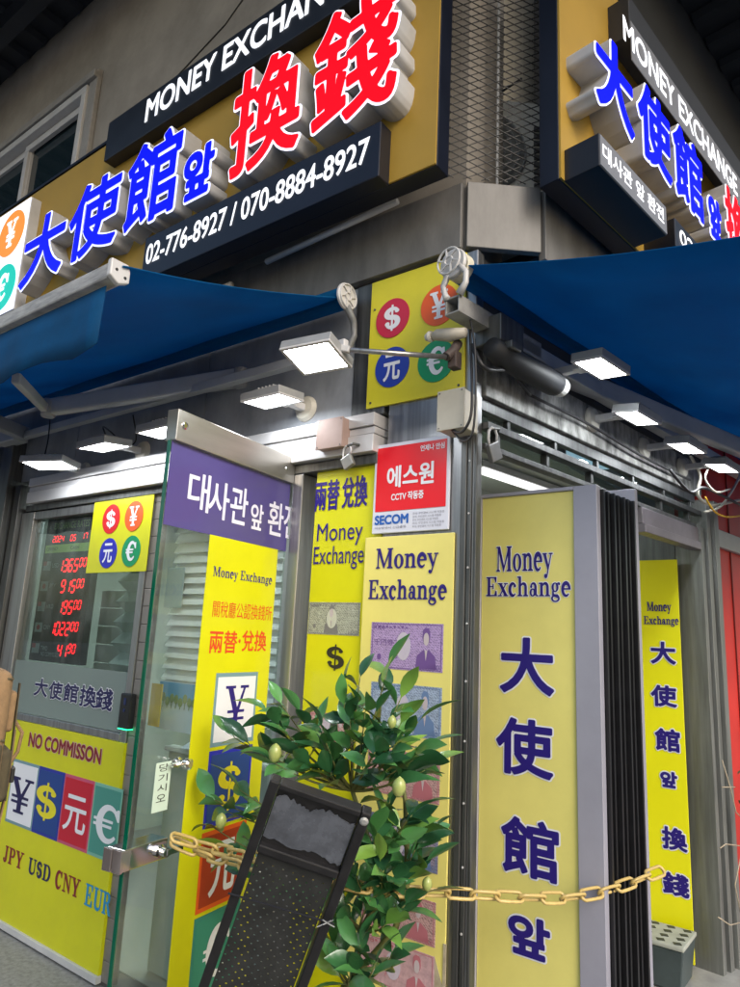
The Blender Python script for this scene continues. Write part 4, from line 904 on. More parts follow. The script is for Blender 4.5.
# banknote pictures
def note(parent, fr, r, y, base, ink, txt, num, portrait=.78, tex=None):
    g = G(); g.box(r[0], r[1], y, y+.0009, r[2], r[3]); q = part(parent, 'banknote_print', g, base)
    w_, h_ = r[1]-r[0], r[3]-r[2]; yy = y-.0006; X = lambda a: r[0]+w_*a; Zc = lambda a: r[2]+h_*a
    g = G()
    for a, b, c_, d_ in ((.02, .98, .96, .975), (.02, .98, .025, .04), (.02, .028, .04, .96), (.972, .98, .04, .96)): g.box(X(a), X(b), yy, yy+.0003, Zc(c_), Zc(d_))
    for i in range(9): g.box(X(.05+.055*i), X(.08+.055*i), yy, yy+.0003, Zc(.88), Zc(.91+.02*(i % 2)))
    lettering(g, num, (X(.04), X(.20), Zc(.84), Zc(.94)), yy); lettering(g, num, (X(.80), X(.96), Zc(.05), Zc(.15)), yy)
    if txt: lettering(g, txt, (X(.05), X(.33), Zc(.50), Zc(.64)), yy)
    # generic seated bust: shoulders, head, hair
    px_ = X(portrait); g.prism([(px_-w_*.14, Zc(.05)), (px_+w_*.14, Zc(.05)), (px_+w_*.12, Zc(.32)), (px_+w_*.04, Zc(.44)), (px_-w_*.04, Zc(.44)), (px_-w_*.12, Zc(.32))], yy, yy+.0003)
    g.disc(px_, Zc(.72), w_*.052, h_*.16, yy, yy+.0003, 18)
    for i in range(5): g.tube([(X(.36+.20*t/16), yy, Zc(.5+(.08+.05*i)*math.sin(t*PI/4+i))) for t in range(17)], .0006, 3)
    g.disc(X(.13), Zc(.25), w_*.03, h_*.07, yy, yy+.0003, 14)
    g.prism([(px_-w_*.045, Zc(.70)), (px_-w_*.05, Zc(.84)), (px_-w_*.02, Zc(.91)), (px_+w_*.03, Zc(.90)), (px_+w_*.05, Zc(.82)), (px_+w_*.045, Zc(.70))], yy-.0001, yy+.0002)
    build('note_engraving', g, ink, parent=q, fr=fr)
    g = G(); g.disc(px_, Zc(.67), w_*.036, h_*.135, yy-.0005, yy-.0002, 18); g.prism([(px_-w_*.018, Zc(.44)), (px_+w_*.018, Zc(.44)), (px_, Zc(.22))], yy-.0005, yy-.0002); build('note_oval', g, mat('note_face_tint', (.48, .42, .46), .6), parent=q, fr=fr); g = G(); g.disc(X(.47), Zc(.5), w_*.10, h_*.30, yy-.0005, yy-.0002, 24)
    build('note_oval', g, mat('note_oval_tint', (.50, .46, .56), .6) if base is not NOTEG else mat('note_oval_green', (.48, .50, .44), .6), parent=q, fr=fr)
    return q

# yellow panel on the corner column
cu0, cu1 = A('L', 362.5, 600, .01)[0], A('L', 452.8, 600, .01)[0]; cz1 = (A('L', 365, 540, .01)[2]+A('L', 452, 530, .01)[2])/2
YP = thing('column_sign', 'pale yellow Money Exchange panel with banknote pictures, on the column behind the plant', 'sign', 'L', (cu0, -.01, .05))
g = G(); g.box(cu0, cu1, -.010, -.002, .05, cz1); part(YP, 'panel', g, mat('column_yellow', (.78, .70, .20), .42, var=.10, scale=3), bevel=.002)
g = G(); g2 = G()
for s, p, q in (('Money', (377, 549), (438, 573)), ('Exchange', (369.5, 580), (446.5, 605))):
    r = RC('L', .011, p, q)
    lettering(g, s, r, -.0125, serif=True, bold=.0010, res=.0008)
part(YP, 'lettering', g, INK)
nu0, nu1 = A('L', 371, 640, .011)[0], A('L', 443, 650, .011)[0]
nz = [A('L', 443, y_, .011)[2] for y_ in (624, 673, 688, 741, 758, 806, 828, 876, 905, 951, 960, 1010)]
note(YP, 'L', (nu0, nu1, nz[1], nz[0]), -.0112, NOTEV, NOTEKV, '千円券', '1000')
note(YP, 'L', (nu0+.01, nu1, nz[3], nz[2]), -.0112, NOTEB, NOTEKB, '', '1000')
note(YP, 'L', (nu0+.01, nu1, nz[5], nz[4]), -.0112, NOTEP, NOTEKR, '', '5000')
note(YP, 'L', (nu0+.01, nu1, nz[7], nz[6]), -.0112, NOTEM, NOTEKB, '', '2000')
note(YP, 'L', (nu0+.01, nu1-.003, nz[9], nz[8]), -.0112, NOTEP, NOTEKR, '', '100')
note(YP, 'L', (nu0+.01, nu1-.003, nz[11], nz[10]), -.0112, mat('note_rose', (.55, .36, .40), .6, var=.3, scale=60), NOTEKR, '', '100')
g = G(); g.prism([(nu1-.005, nz[9]-.02), (nu1+.028, nz[9]-.10), (nu1+.030, nz[9]-.6), (nu1+.01, nz[9]-.6)], -.0108, -.0103); g.box(cu1-.006, cu1+.004, -.0125, -.009, .3, .62)
part(YP, 'torn_tape', g, mat('old_tape', (.48, .42, .30), .6, var=.4, scale=20))

# inner yellow board beside the door post
iu0, iu1 = A('L', 303.5, 700, 0)[0]-.006, -.385; iz1 = A('L', 314, 470, 0)[2]
IB = thing('exchange_board', 'bright yellow board with black dollar sign, between the door post and the column', 'sign', 'L', (iu0, .0, .05))
g = G(); g.box(iu0, iu1, .004, .014, .05, iz1-.0); part(IB, 'panel', g, YEL)
g = G(); g2 = G(); lettering(g, '兩替', RC('L', 0, (316, 482), (338, 509)), .0015, bold=.0022, res=.001); r = RC('L', 0, (343, 478), (362, 506)); lettering(g, '兌換', (r[0], r[1]+.02, r[2], r[3]), .0015, bold=.0022, res=.001)
part(IB, 'han_lettering', g, INK)
g = G(); r = RC('L', 0, (317.5, 524), (362, 543)); lettering(g, 'Money', (r[0], r[1], A('L', 318, 547, 0)[2], r[3]), .0015); r = RC('L', 0, (314, 547), (362, 563)); lettering(g, 'Exchange', (r[0], r[1]+.005, A('L', 314, 570, 0)[2], r[3]), .0015)
part(IB, 'word_lettering', g, INK)
r = RC('L', 0, (309, 602), (358.5, 636)); q_ = note(IB, 'L', (r[0], r[1], r[2], r[3]), .0028, NOTEG, NOTEK, '', '100', portrait=.46)
g = G(); r = RC('L', 0, (327, 644), (343, 671)); lettering(g, '$', r, .0015, serif=True, bold=.0008, res=.001); part(IB, 'dollar_sign', g, BLKINK)
r = RC('L', 0, (304, 710), (352, 745)); note(IB, 'L', r, .0028, NOTEP, NOTEKR, '', '100', portrait=.75)

# lower yellow panel with the four currency tiles
pz0 = A('L', 108.9, 978.6)[2]; pu0, pu1 = -3.02, winR+.046
LP = thing('currency_notice', 'bright yellow panel under the window reading NO COMMISSON above four currency tiles', 'sign', 'L', (pu0, 0, pz0))
g = G(); g.box(pu0, pu1, -.018, -.002, pz0, zs-.008); part(LP, 'panel', g, YEL)
g = G(); g.box(pu0, pu1+.004, -.03, -.002, pz0-.03, pz0-.001); part(LP, 'sill', g, GREYL, bevel=.002)
g = G(); g2 = G(); r = RC('L', .018, (30.5, 732.5), (100.5, 764)); lettering(g, 'NO COMMISSON', r, -.0210, bold=.0026, res=.0016); part(LP, 'lettering', g, MAROON)
lettering(g2, 'NO COMMISSON', r, -.0195, bold=.0055, res=.0016); part(LP, 'lettering_outline', g2, mat('pink_outline', (.6, .42, .40), .5))
tz0, tz1 = A('L', 117.6, 866, .02)[2], A('L', 121, 789, .02)[2]
tx = [A('L', x_, 810, .02)[0] for x_ in (6, 33.5, 60.5, 91.5, 121)]
for i, (m_, rim, sy, sm, p, q) in enumerate(((WHITE, mat('tile_slate', (.2, .2, .2)), '¥', INKD, (12, 775), (29.5, 817)), (NAVYP, mat('tile_navy_rim', (.02, .03, .30), .5), '$', LEMON, (39, 780), (54.4, 824)), (RED2, mat('tile_rose', (.50, .08, .16), .5), '元', WHITE, (67, 793), (84, 836)), (mat('tile_teal', (.06, .26, .22), .5), mat('tile_mint', (.18, .42, .34), .5), '€', WHITE, (96.4, 801), (116.6, 847)))):
    g = G(); g.box(tx[i]+.003, tx[i+1], -.0195, -.0182, tz0, tz1); t_ = part(LP, 'currency_tile', g, rim)
    g = G(); g.box(tx[i]+.013, tx[i+1]-.010, -.0208, -.0196, tz0+.014, tz1-.014); build('tile_face', g, m_, parent=t_)
    g = G(); lettering(g, sy, RC('L', .02, p, q), -.0220, serif=sy != '元', bold=.0022, res=.0018); build('tile_symbol', g, sm, parent=t_)
for s, p, q, m_ in (('JPY', (5, 845), (22, 870), MAROON), ('USD', (29.5, 857), (49, 883), INKD), ('CNY', (56.6, 869), (78.4, 899), MAROON), ('EUR', (86.5, 883), (110, 917), CYANI)):
    g = G(); lettering(g, s, RC('L', .02, p, q), -.0200, serif=True, bold=.0016, res=.0014); part(LP, 'currency_code', g, m_)

# sticker in the window
r = RC('L', .018, (91, 505), (150, 571)); su0, su1 = A('L', 90, 540, .018)[0], A('L', 149, 540, .018)[0]
sz1_, sz0_ = A('L', 150, 495, .018)[2], A('L', 88, 573, .018)[2]
ST = thing('currency_sticker', 'yellow sticker with four coloured currency discs at the top right of the display window', 'sign', 'L', (su0, -.018, sz0_))
g = G(); g.box(su0, su1, -.018, -.015, sz0_, sz1_); part(ST, 'sheet', g, YEL)
for px, py, m_, sy in ((111.2, 519, REDP, '$'), (134, 516, ORANGEP, '¥'), (108, 553, BLUEP, '元'), (131, 551, GREENP, '€')):
    a = A('L', px, py, .019); g = G(); g.disc(a[0], a[2], (su1-su0)*.148, (sz1_-sz0_)*.205, -.0200, -.0184); q = part(ST, 'currency_disc', g, m_)
    k = (su1-su0)*.075; g = G(); lettering(g, sy, (a[0]-k, a[0]+k, a[2]-k*1.25, a[2]+k*1.25), -.0214, serif=sy != '元', bold=.002, res=.0018); build('disc_symbol', g, WHITE, parent=q)

# exchange rate display behind the glass
du0, du1 = A('L', 40, 580, -.05)[0], A('L', 90, 580, -.05)[0]; dz1, dz0 = A('L', 45, 518, -.05)[2], A('L', 85, 666, -.05)[2]
RD = thing('rate_display', 'black exchange rate board with red LED digits hanging inside the display window', 'display', 'L', (du0, .05, dz0))
g = G(); g.box(du0, du1, .05, .09, dz0, dz1); part(RD, 'casing', g, mat('display_black', (.004, .006, .006), .3))
Wd, Hd = du1-du0, dz1-dz0; X = lambda a: du0+Wd*a; Zz = lambda a: dz1-Hd*a
g = G(); g.box(X(.03), X(.97), .0485, .0495, Zz(.262), Zz(.205)); part(RD, 'green_bar', g, mat('lime_bar', (.30, .42, .10), .4, emit=.12))
g = G(); lettering(g, 'EXCHANGE RATES', (X(.16), X(.86), Zz(.095), Zz(.048)), .0485); part(RD, 'title_lettering', g, mat('title_green', (.20, .30, .10), .5, emit=.1))
g = G(); lettering(g, 'CURRENCY', (X(.06), X(.30), Zz(.245), Zz(.222)), .0470); lettering(g, 'CASH', (X(.55), X(.72), Zz(.245), Zz(.222)), .0470); part(RD, 'bar_lettering', g, BLKINK)
SEG = {'0': 'abcdef', '1': 'bc', '2': 'abged', '3': 'abgcd', '4': 'fgbc', '5': 'afgcd', '6': 'afgedc', '7': 'abc', '8': 'abcdefg', '9': 'abcdfg'}
def seg7(g, s, x, z, w_, h_, y, pitch):
    for ch in s:
        if ch != ' ':
            t = h_*.15; sl = .13
            def qd(x0, z0, x1, z1, hor):
                if hor: P = [(x0+t*.6, z0-t/2), (x1-t*.6, z0-t/2), (x1-t*.2, z0), (x1-t*.6, z0+t/2), (x0+t*.6, z0+t/2), (x0+t*.2, z0)]
                else: P = [(x0-t/2, z0+t*.6), (x0, z0+t*.2), (x0+t/2, z0+t*.6), (x0+t/2, z1-t*.6), (x0, z1-t*.2), (x0-t/2, z1-t*.6)]
                k = len(g.v); g.v.extend((px+(pz-z)*sl, y, pz) for px, pz in P); g.f.append(tuple(range(k, k+6)))
            for c in SEG[ch]:
                if c == 'a': qd(x, z+h_, x+w_, z+h_, 1)
                if c == 'g': qd(x, z+h_/2, x+w_, z+h_/2, 1)
                if c == 'd': qd(x, z, x+w_, z, 1)
                if c == 'f': qd(x, z+h_/2, x, z+h_, 0)
                if c == 'b': qd(x+w_, z+h_/2, x+w_, z+h_, 0)
                if c == 'e': qd(x, z, x, z+h_/2, 0)
                if c == 'c': qd(x+w_, z, x+w_, z+h_/2, 0)
        x += pitch
g = G(); dw = Wd*.070
for i, (a, b) in enumerate((('1365', '00'), (' 915', '00'), (' 195', '00'), ('1022', '00'), ('  41', '90'))):
    z = Zz(.395+i*.141); seg7(g, a, X(.36), z, dw, Hd*.080, .0485, dw*1.42); seg7(g, b, X(.36)+dw*1.42*4+.002, z+Hd*.030, dw*.72, Hd*.055, .0485, dw*1.08)
seg7(g, '2024', X(.16), Zz(.185), dw*.6, Hd*.040, .0485, dw*.85); seg7(g, '05', X(.52), Zz(.185), dw*.6, Hd*.040, .0485, dw*.85); seg7(g, '17', X(.74), Zz(.180), dw*.6, Hd*.040, .0485, dw*.85)
part(RD, 'led_digits', g, LEDR)
g = G(); g2 = G(); g3 = G()
for i, s in enumerate(('USD', 'JPY', 'HKD', 'CNY', 'TWD')):
    z = Zz(.385+i*.141); lettering(g, s, (X(.22), X(.36), z+Hd*.02, z+Hd*.05), .0485); g2.box(X(.04), X(.19), .0482, .0492, z, z+Hd*.065)
    g3.disc(X(.115), z+Hd*.032, Wd*.035, Hd*.018, .0470, .0478, 16) if i % 2 else g3.box(X(.04), X(.11), .0470, .0478, z+Hd*.035, z+Hd*.065)
lettering(g, 'NO COMMISSION', (X(.24), X(.62), Zz(.965), Zz(.935)), .0485)
part(RD, 'row_lettering', g, mat('dim_white', (.35, .4, .4), .5)); part(RD, 'flag_label', g2, mat('flag_white', (.28, .30, .30), .5)); part(RD, 'flag_print', g3, mat('flag_red', (.35, .05, .06), .5))
# access reader on the window frame
r = RC('L', .0, (119.5, 691), (131, 728)); r = (A('L', 120, 700, .045)[0], A('L', 130.5, 700, .045)[0], r[2], A('L', 120, 691)[2])
AR = thing('door_reader', 'narrow black access reader with a green light, at the right edge of the window', 'reader', 'L', (r[0], -.03, r[2]))
g = G(); g.box(r[0], r[1], -.045, -.013, r[2], r[3]); part(AR, 'case', g, BLACK, bevel=.006)
g = G(); xm = (r[0]+r[1])/2; g.box(xm-.008, xm+.008, -.047, -.0452, r[3]-.05, r[3]-.02).lathe((xm, -.0452, r[2]+.08), (0, -1, 0), [(.008, 0), (.008, .002)], 14); part(AR, 'sensor', g, mat('dark_blue_sensor', (.02, .03, .10), .2))
g = G(); g.box(r[0]+.004, r[1]-.004, -.044, -.012, r[2]-.004, r[2]-.0005); part(AR, 'status_light', g, mat('green_led', (.02, 1, .35), .4, emit=1.5))

# boxes, padlocks, cables
def box_thing(name, label, cat, fr, p, q, o, d, m, screws=True):
    r = RC(fr, o, p, q); t = thing(name, label, cat, fr, (r[0], -o, r[2]))
    g = G(); g.box(r[0], r[1], -o+.006, -o+d, r[2]+.002, r[3]-.002); part(t, 'body', g, m, bevel=.003)
    g = G(); g.box(r[0]-.003, r[1]+.003, -o, -o+.0055, r[2]-.001, r[3]+.001); part(t, 'lid', g, m, bevel=.003)
    g = G()
    for x in (r[0]+.007, r[1]-.007):
        for z in (r[2]+.008, r[3]-.008): g.lathe((x, -o, z), (0, -1, 0), [(.0028, 0), (.0022, .002)], 8)
    part(t, 'screw', g, STEELD); return r
RB = box_thing('junction_box', 'beige junction box at the right of the corner column, under the yellow currency board', 'junction box', 'L', (438, 392), (463, 427), .12, .10, BEIGE)
box_thing('alarm_box', 'small pinkish metal box on the shutter housing left of the corner column', 'alarm box', 'L', (317.5, 421), (341, 446), .09, .08, PINKB)
def padlock(label, fr, p, m, s=1.0):
    c = Vector(p); t = thing('padlock', label, 'padlock', fr, p)
    g = G(); g.obox(c, (.021*s, 0, .011*s), (0, .009, 0), (-.011*s, 0, .021*s)); part(t, 'body', g, m, bevel=.003)
    g = G(); g.tube([c+Vector((x*s, 0, z*s)) for x, z in ((-.020, .012), (-.026, .03), (-.024, .052), (-.012, .064), (.004, .062), (.012, .048), (.010, .03))], .0038*s, 8); part(t, 'shackle', g, GREYL, smooth=True)
    g = G(); g.tube([c+Vector((x*s, y, z*s)) for x, y, z in ((-.005, 0, .062), (.02, .0, .068), (.035, .02, .066))], .006, 8); part(t, 'hasp', g, STEELD)
padlock('silver padlock hanging open over the bright yellow board, left of the corner column', 'L', A('L', 348, 462, .07), mat('padlock_steel', (.34, .34, .32), .35, .7), 1.0)
padlock('grey padlock hanging in the opening above the front folding leaf, right of the column', 'R', A('R', 494, 452, .03), mat('padlock_dark', (.20, .20, .20), .4, .6), 1.3)
def cable(name, label, fr, pts, r, m, n=6):
    P = [Vector(p) for p in pts]; out = []
    for i in range(len(P)-1):
        p0 = P[max(i-1, 0)]; p1 = P[i]; p2 = P[i+1]; p3 = P[min(i+2, len(P)-1)]
        for k in range(n):
            t = k/n; out.append(.5*((2*p1)+(p2-p0)*t+(2*p0-5*p1+4*p2-p3)*t*t+(3*p1-p0-3*p2+p3)*t**3))
    out.append(P[-1]); g = G(); g.tube(out, r, 6); return tag(build(name, g, m, fr, smooth=True), label, 'cable')
cable('cable', 'black cables hanging from the junction box beside the steel column', 'L', [A('L', 470, 330, .1), A('L', 472, 380, .13), A('L', 471, 415, .14), A('L', 462, 432, .13), A('L', 452, 430, .1)], .005, CABLE)
cable('cable', 'thin black cable drooping in a loop just below the junction box', 'L', [A('L', 466, 300, .1), A('L', 475, 350, .13), A('L', 474, 425, .14), A('L', 464, 441, .12), A('L', 450, 428, .08)], .004, CABLE)
cable('cable', 'black cable curling above the lamps over the display window', 'L', [A('L', 133, 415, .03), A('L', 136, 440, .02), A('L', 125, 445, .1), A('L', 112, 433, .15), A('L', 103, 427, .1), A('L', 108, 440, .12)], .004, CABLE)
cable('cable', 'black cable dropping to the leftmost floodlight', 'L', [A('L', 50, 420, .1), A('L', 48, 440, .15), A('L', 44, 458, .2)], .004, CABLE)
cable('cable', 'black cable bundle running from the corner towards the motor sleeve of the right awning', 'R', [A('R', 472, 345, .05), A('R', 485, 368, .1), A('R', 510, 372, .06), A('R', 530, 395, .03)], .008, CABLE)
cable('cable', 'black cable along the top of the stained beam on the right face', 'R', [A('R', 530, 395, .03), A('R', 590, 425, .03), A('R', 640, 455, .03), A('R', 690, 480, .03)], .006, CABLE)
for i, (lab, pts, r_, m_) in enumerate((
    ('white cable looping over the top of the steel jamb by the red wall', ((690, 455), (700, 475), (698, 495), (712, 505), (740, 500)), .008, CABLEW),
    ('thin white cable crossing upward through the tangle at the right edge', ((705, 512), (722, 505), (738, 480), (745, 462)), .007, CABLEW),
    ('yellow cable curving over the red wall at the right edge', ((705, 497), (715, 512), (728, 517), (745, 515)), .005, CABLEY),
    ('black cable sagging in the tangle above the red wall', ((670, 470), (690, 492), (705, 488), (740, 505)), .008, CABLE),
    ('pale cable hanging behind the farthest floodlight', ((712, 462), (705, 478), (716, 492), (730, 489)), .005, CABLEW))):
    cable('cable', lab, 'R', [A('R', x, y, .07+.015*i) for x, y in pts], r_, m_)

# ================================================================== yellow sign in the doorway reveal, tub
FR['Q'] = (uL, iL, w3('R', 1.90, 0))
qx0, qx1 = A('Q', 638, 560)[0], A('Q', 678.5, 600)[0]; qz1 = (A('Q', 641, 560)[2]+A('Q', 675, 560)[2])/2
qx1 = (A('Q', 675, 560)[0]+A('Q', 696.4, 965)[0])/2
DS = thing('doorway_sign', 'narrow bright yellow sign with indigo characters in the far doorway, behind the folding doors', 'sign', 'Q', (qx0, 0, .06))
g = G(); g.box(qx0-.06, qx1, 0, .012, .06, qz1); part(DS, 'panel', g, mat('bright_yellow_print', (.78, .76, .004), .38, var=.06, scale=2))
g = G(); g2 = G()
for s, p, q in (('Money', (647, 602), (671.5, 614)), ('Exchange', (644, 616), (679, 627))): lettering(g, s, RC('Q', 0, p, q), -.0035, serif=True, bold=.0008, res=.0009)
for s, p, q in (('大', (651, 642), (675.5, 664)), ('使', (651.5, 685), (676.5, 707)), ('館', (655.5, 728), (680, 752)), ('앞', (661, 771), (677, 788)), ('換', (662.5, 826), (687, 852)), ('錢', (663, 871), (689, 898))):
    r = RC('Q', 0, p, q); lettering(g, s, r, -.0035, bold=.0040, res=.0014); lettering(g2, s, r, -.0020, bold=.0095, res=.002)
part(DS, 'lettering', g, INK); part(DS, 'lettering_outline', g2, WHITE)
tp = AZ('R', 672, 930, .24); tu, ty = 1.66, .13
TB = thing('tub', 'dark grey plastic tub with a speckled pale lid on the sill in the far doorway', 'tub', 'Q', (0, 0, 0))
k = len('x'); x0, x1 = A('Q', 652, 940, .22)[0]-.05, A('Q', 690, 940, .22)[0]-.012
zt2 = A('Q', 672, 945, .30)[2]
g = G()
for (a, b, z) in ((.02, .015, .035), (0, 0, zt2-.02)): g.v += [(x0+a, -.30+a, z), (x1-a, -.30+a, z), (x1-a, -.06-b, z), (x0+a, -.06-b, z)]
g.f += [(0, 3, 2, 1), (4, 5, 6, 7), (0, 1, 5, 4), (1, 2, 6, 5), (2, 3, 7, 6), (3, 0, 4, 7)]
part(TB, 'body', g, BUTTON, bevel=.006)
g = G(); g.box(x0-.004, x1+.004, -.305, -.055, zt2-.019, zt2); part(TB, 'lid', g, mat('lid_grey', (.36, .38, .34), .5, var=.2, scale=12), bevel=.005)
g = G()
for i in range(3):
    for j in range(4): g = G(); g.obox((x0+.03+i*(x1-x0-.06)/2, -.27+j*.062, zt2+.001), (.015, .006, 0), (-.006, .012, 0), (0, 0, .001)); part(TB, 'lid_slot', g, mat('slot_dark', (.03, .035, .03), .6))

# ================================================================== black sign stand in front of the plant
Tp = CAM+ray(271, 777)/690*1.62; Tr = CAM+ray(372, 812)/690*1.62; Bl = CAM+ray(190, 987)/690*1.70
ex = Tr-Tp; SW = float(np.linalg.norm(ex)); ex /= SW; dn = Bl-Tp; dn -= ex*(dn@ex); dn /= np.linalg.norm(dn); ez = -dn; ey = np.cross(ez, ex)
SL = (min(Tp[2], Tr[2]))/(-dn[2])
FR['S'] = (ex, ey, Tp, ez)
SL = Tr[2]/(-dn[2])*1.0
SS = thing('sign_stand', 'tilted black plastic stand with torn grey sheet and perforated panel, before the plant', 'sign stand', 'S', (SW/2, 0, -SL))
g = G()
def rail(g, x0, x1, z0, z1, y0=-.012, y1=.022): g.box(x0, x1, y0, y1, z0, z1)
rail(g, 0, .024, -SL, 0); part(SS, 'side_rail', g, BLACK, bevel=.004); g = G(); rail(g, SW-.024, SW, -SL, 0)
part(SS, 'side_rail', g, BLACK, bevel=.004)
g = G()
for a, b in ((-.016, -.001), (-.185, -.165), (-.66, -.64), (-SL+.02, -SL+.04)):
    g = G(); rail(g, .025, SW-.025, a, b); part(SS, 'cross_rail', g, BLACK, bevel=.003)
g = G(); g.box(.025, SW-.025, .004, .010, -.165, -.016); TPn = part(SS, 'back_plate', g, BLACK)
rnd.seed(3); n = 34
def ragged(z, amp): return [(.027+(SW-.054)*i/n, z+amp*(rnd.random()-.5)*(1 if i % 3 else 2.2)+amp*1.2*math.sin(i*.35)) for i in range(n+1)]
top = ragged(-.040, .007); bot = ragged(-.152, .004)[::-1]
g = G(); gg = top+bot
for i in range(n):
    a, b = top[i], top[i+1]; c_, d_ = bot[n-1-i], bot[n-i]; g.quad((a[0], .002, a[1]), (b[0], .002, b[1]), (c_[0], .002, c_[1]), (d_[0], .002, d_[1]))
o = part(SS, 'torn_sheet', g, mat('wet_torn_film', (.10, .112, .14), .25, 0, var=.55, scale=12, bump=.25, coat=.4)); md = o.modifiers.new('t', 'SOLIDIFY'); md.thickness = .0015
# perforated panel
g = G(); px0, px1, pz0_, pz1_ = .03, SW-.03, -.64, -.20; cell = .0125
nx = int((px1-px0)/cell); nz = int((pz1_-pz0_)/cell); cx_ = (px1-px0)/nx; cz_ = (pz1_-pz0_)/nz; rh = .0027
for j in range(nz):
    for i in range(nx):
        x, z = px0+(i+.5)*cx_, pz0_+(j+.5)*cz_; k = len(g.v)
        if (i+j) % 2 == 0 and 0 < j < nz-1:
            hole = [(x+rh*math.cos(PI/4+t*PI/4+PI), z+rh*math.sin(PI/4+t*PI/4+PI)) for t in range(8)]
            sq = [(x-cx_/2, z-cz_/2), (x, z-cz_/2), (x+cx_/2, z-cz_/2), (x+cx_/2, z), (x+cx_/2, z+cz_/2), (x, z+cz_/2), (x-cx_/2, z+cz_/2), (x-cx_/2, z)]
            g.v += [(a, .006, b) for a, b in hole+sq]
            for t in range(8): g.f.append((k+t, k+8+t, k+8+(t+1) % 8, k+(t+1) % 8))
        else: g.v += [(x-cx_/2, .006, z-cz_/2), (x+cx_/2, .006, z-cz_/2), (x+cx_/2, .006, z+cz_/2), (x-cx_/2, .006, z+cz_/2)]; g.f.append((k, k+1, k+2, k+3))
o = part(SS, 'perforated_panel', g, mat('worn_black_plastic', (.026, .028, .028), .4, 0, var=.5, scale=14, bump=.15)); md = o.modifiers.new('t', 'SOLIDIFY'); md.thickness = .002
g = G(); g.box(px0, px1, .004, .014, -.20, -.188); part(SS, 'panel_rim', g, BLACK, bevel=.002)
g = G(); g.box(px0, px1, .003, .012, -1.0, -.66); part(SS, 'lower_panel', g, BLACK, bevel=.002)
g = G(); g.tube([(-.006, -.018, -.305), (SW+.006, -.018, -.290)], .0022, 8); part(SS, 'wire', g, DARKM)
g = G(); g.lathe((SW-.012, -.012, -.02), (0, -1, 0), [(.009, 0), (.011, .003), (.006, .006)], 10)
for a in ((SW-.012, -.02, -.292),):
    for t in range(6): g.tube([a, (a[0]+.02*math.cos(t), a[1]-.005, a[2]+.016*math.sin(t*1.7))], .0014, 5)
part(SS, 'wire_twist', g, mat('twist_tie', (.35, .36, .36), .4, .4))
g = G(); g.box(.0, .02, .03, .06, -SL, -.05); part(SS, 'rear_leg', g, BLACK, bevel=.003); g = G(); g.box(SW-.02, SW, .03, .06, -SL, -.05); part(SS, 'rear_leg', g, BLACK, bevel=.003)

# ================================================================== artificial lemon tree
PC = w3('L', -.50, .34); FR['T'] = (uL, iL, PC)
TR = thing('lemon_tree', 'bushy artificial lemon tree with glossy leaves and pale lemons in front of the corner column', 'plant', 'T', (0, 0, 0))
g = G(); g.lathe((0, 0, 0), (0, 0, 1), [(.13, 0), (.17, .02), (.19, .26), (.20, .28), (.18, .28), (.17, .24)], 28); part(TR, 'pot', g, mat('clay_pot', (.20, .10, .06), .7, var=.3, scale=8))
rnd.seed(11)
def tpt(px, py, o): # image point -> T frame, on a plane o out of the left wall
    P = w3('L', *[A('L', px, py, o)[i] for i in (0,)], o, A('L', px, py, o)[2]); d = P-PC; return Vector((float(d@uL), float(d@iL), float(P[2])))
gw = G(); gl = G(); tips = []
trunk = [Vector((0, 0, .24)), tpt(352, 985, .34), tpt(362, 930, .34), tpt(378, 900, .33), tpt(372, 850, .34), tpt(352, 790, .34)]
gw.tube(trunk, [.013, .011, .010, .009, .008, .006], 8)
gw.tube([Vector((.01, .02, .24)), tpt(395, 930, .30), tpt(408, 880, .30), tpt(405, 800, .30), tpt(398, 740, .30)], [.011, .009, .008, .006, .004], 8)
# branch tips as seen in the photograph, with their distance from the wall
TIPS = [(388, 668, .33), (360, 678, .36), (344, 690, .38), (300, 712, .42), (268, 712, .46), (282, 705, .40), (250, 745, .45), (235, 738, .44), (322, 728, .45), (365, 712, .42), (400, 700, .33), (418, 722, .30), (424, 745, .28), (395, 745, .38), (375, 752, .44), (270, 760, .48), (215, 800, .45), (228, 812, .44), (210, 825, .43), (240, 790, .46), (255, 810, .40), (405, 775, .35), (425, 770, .27), (390, 800, .40), (412, 815, .36), (432, 830, .24), (395, 842, .40), (375, 835, .42), (380, 862, .42), (395, 880, .36), (425, 862, .28), (420, 895, .28), (405, 905, .32), (385, 925, .34), (370, 900, .38), (345, 915, .36), (360, 945, .38), (335, 960, .34), (375, 965, .38), (350, 975, .40), (395, 950, .30), (330, 770, .42), (310, 765, .44), (330, 935, .30), (250, 858, .34), (232, 852, .36), (300, 858, .34), (285, 880, .30), (340, 880, .34), (355, 870, .40), (413, 760, .33), (350, 720, .40), (415, 850, .3), (400, 725, .35), (330, 750, .40), (285, 735, .44)]
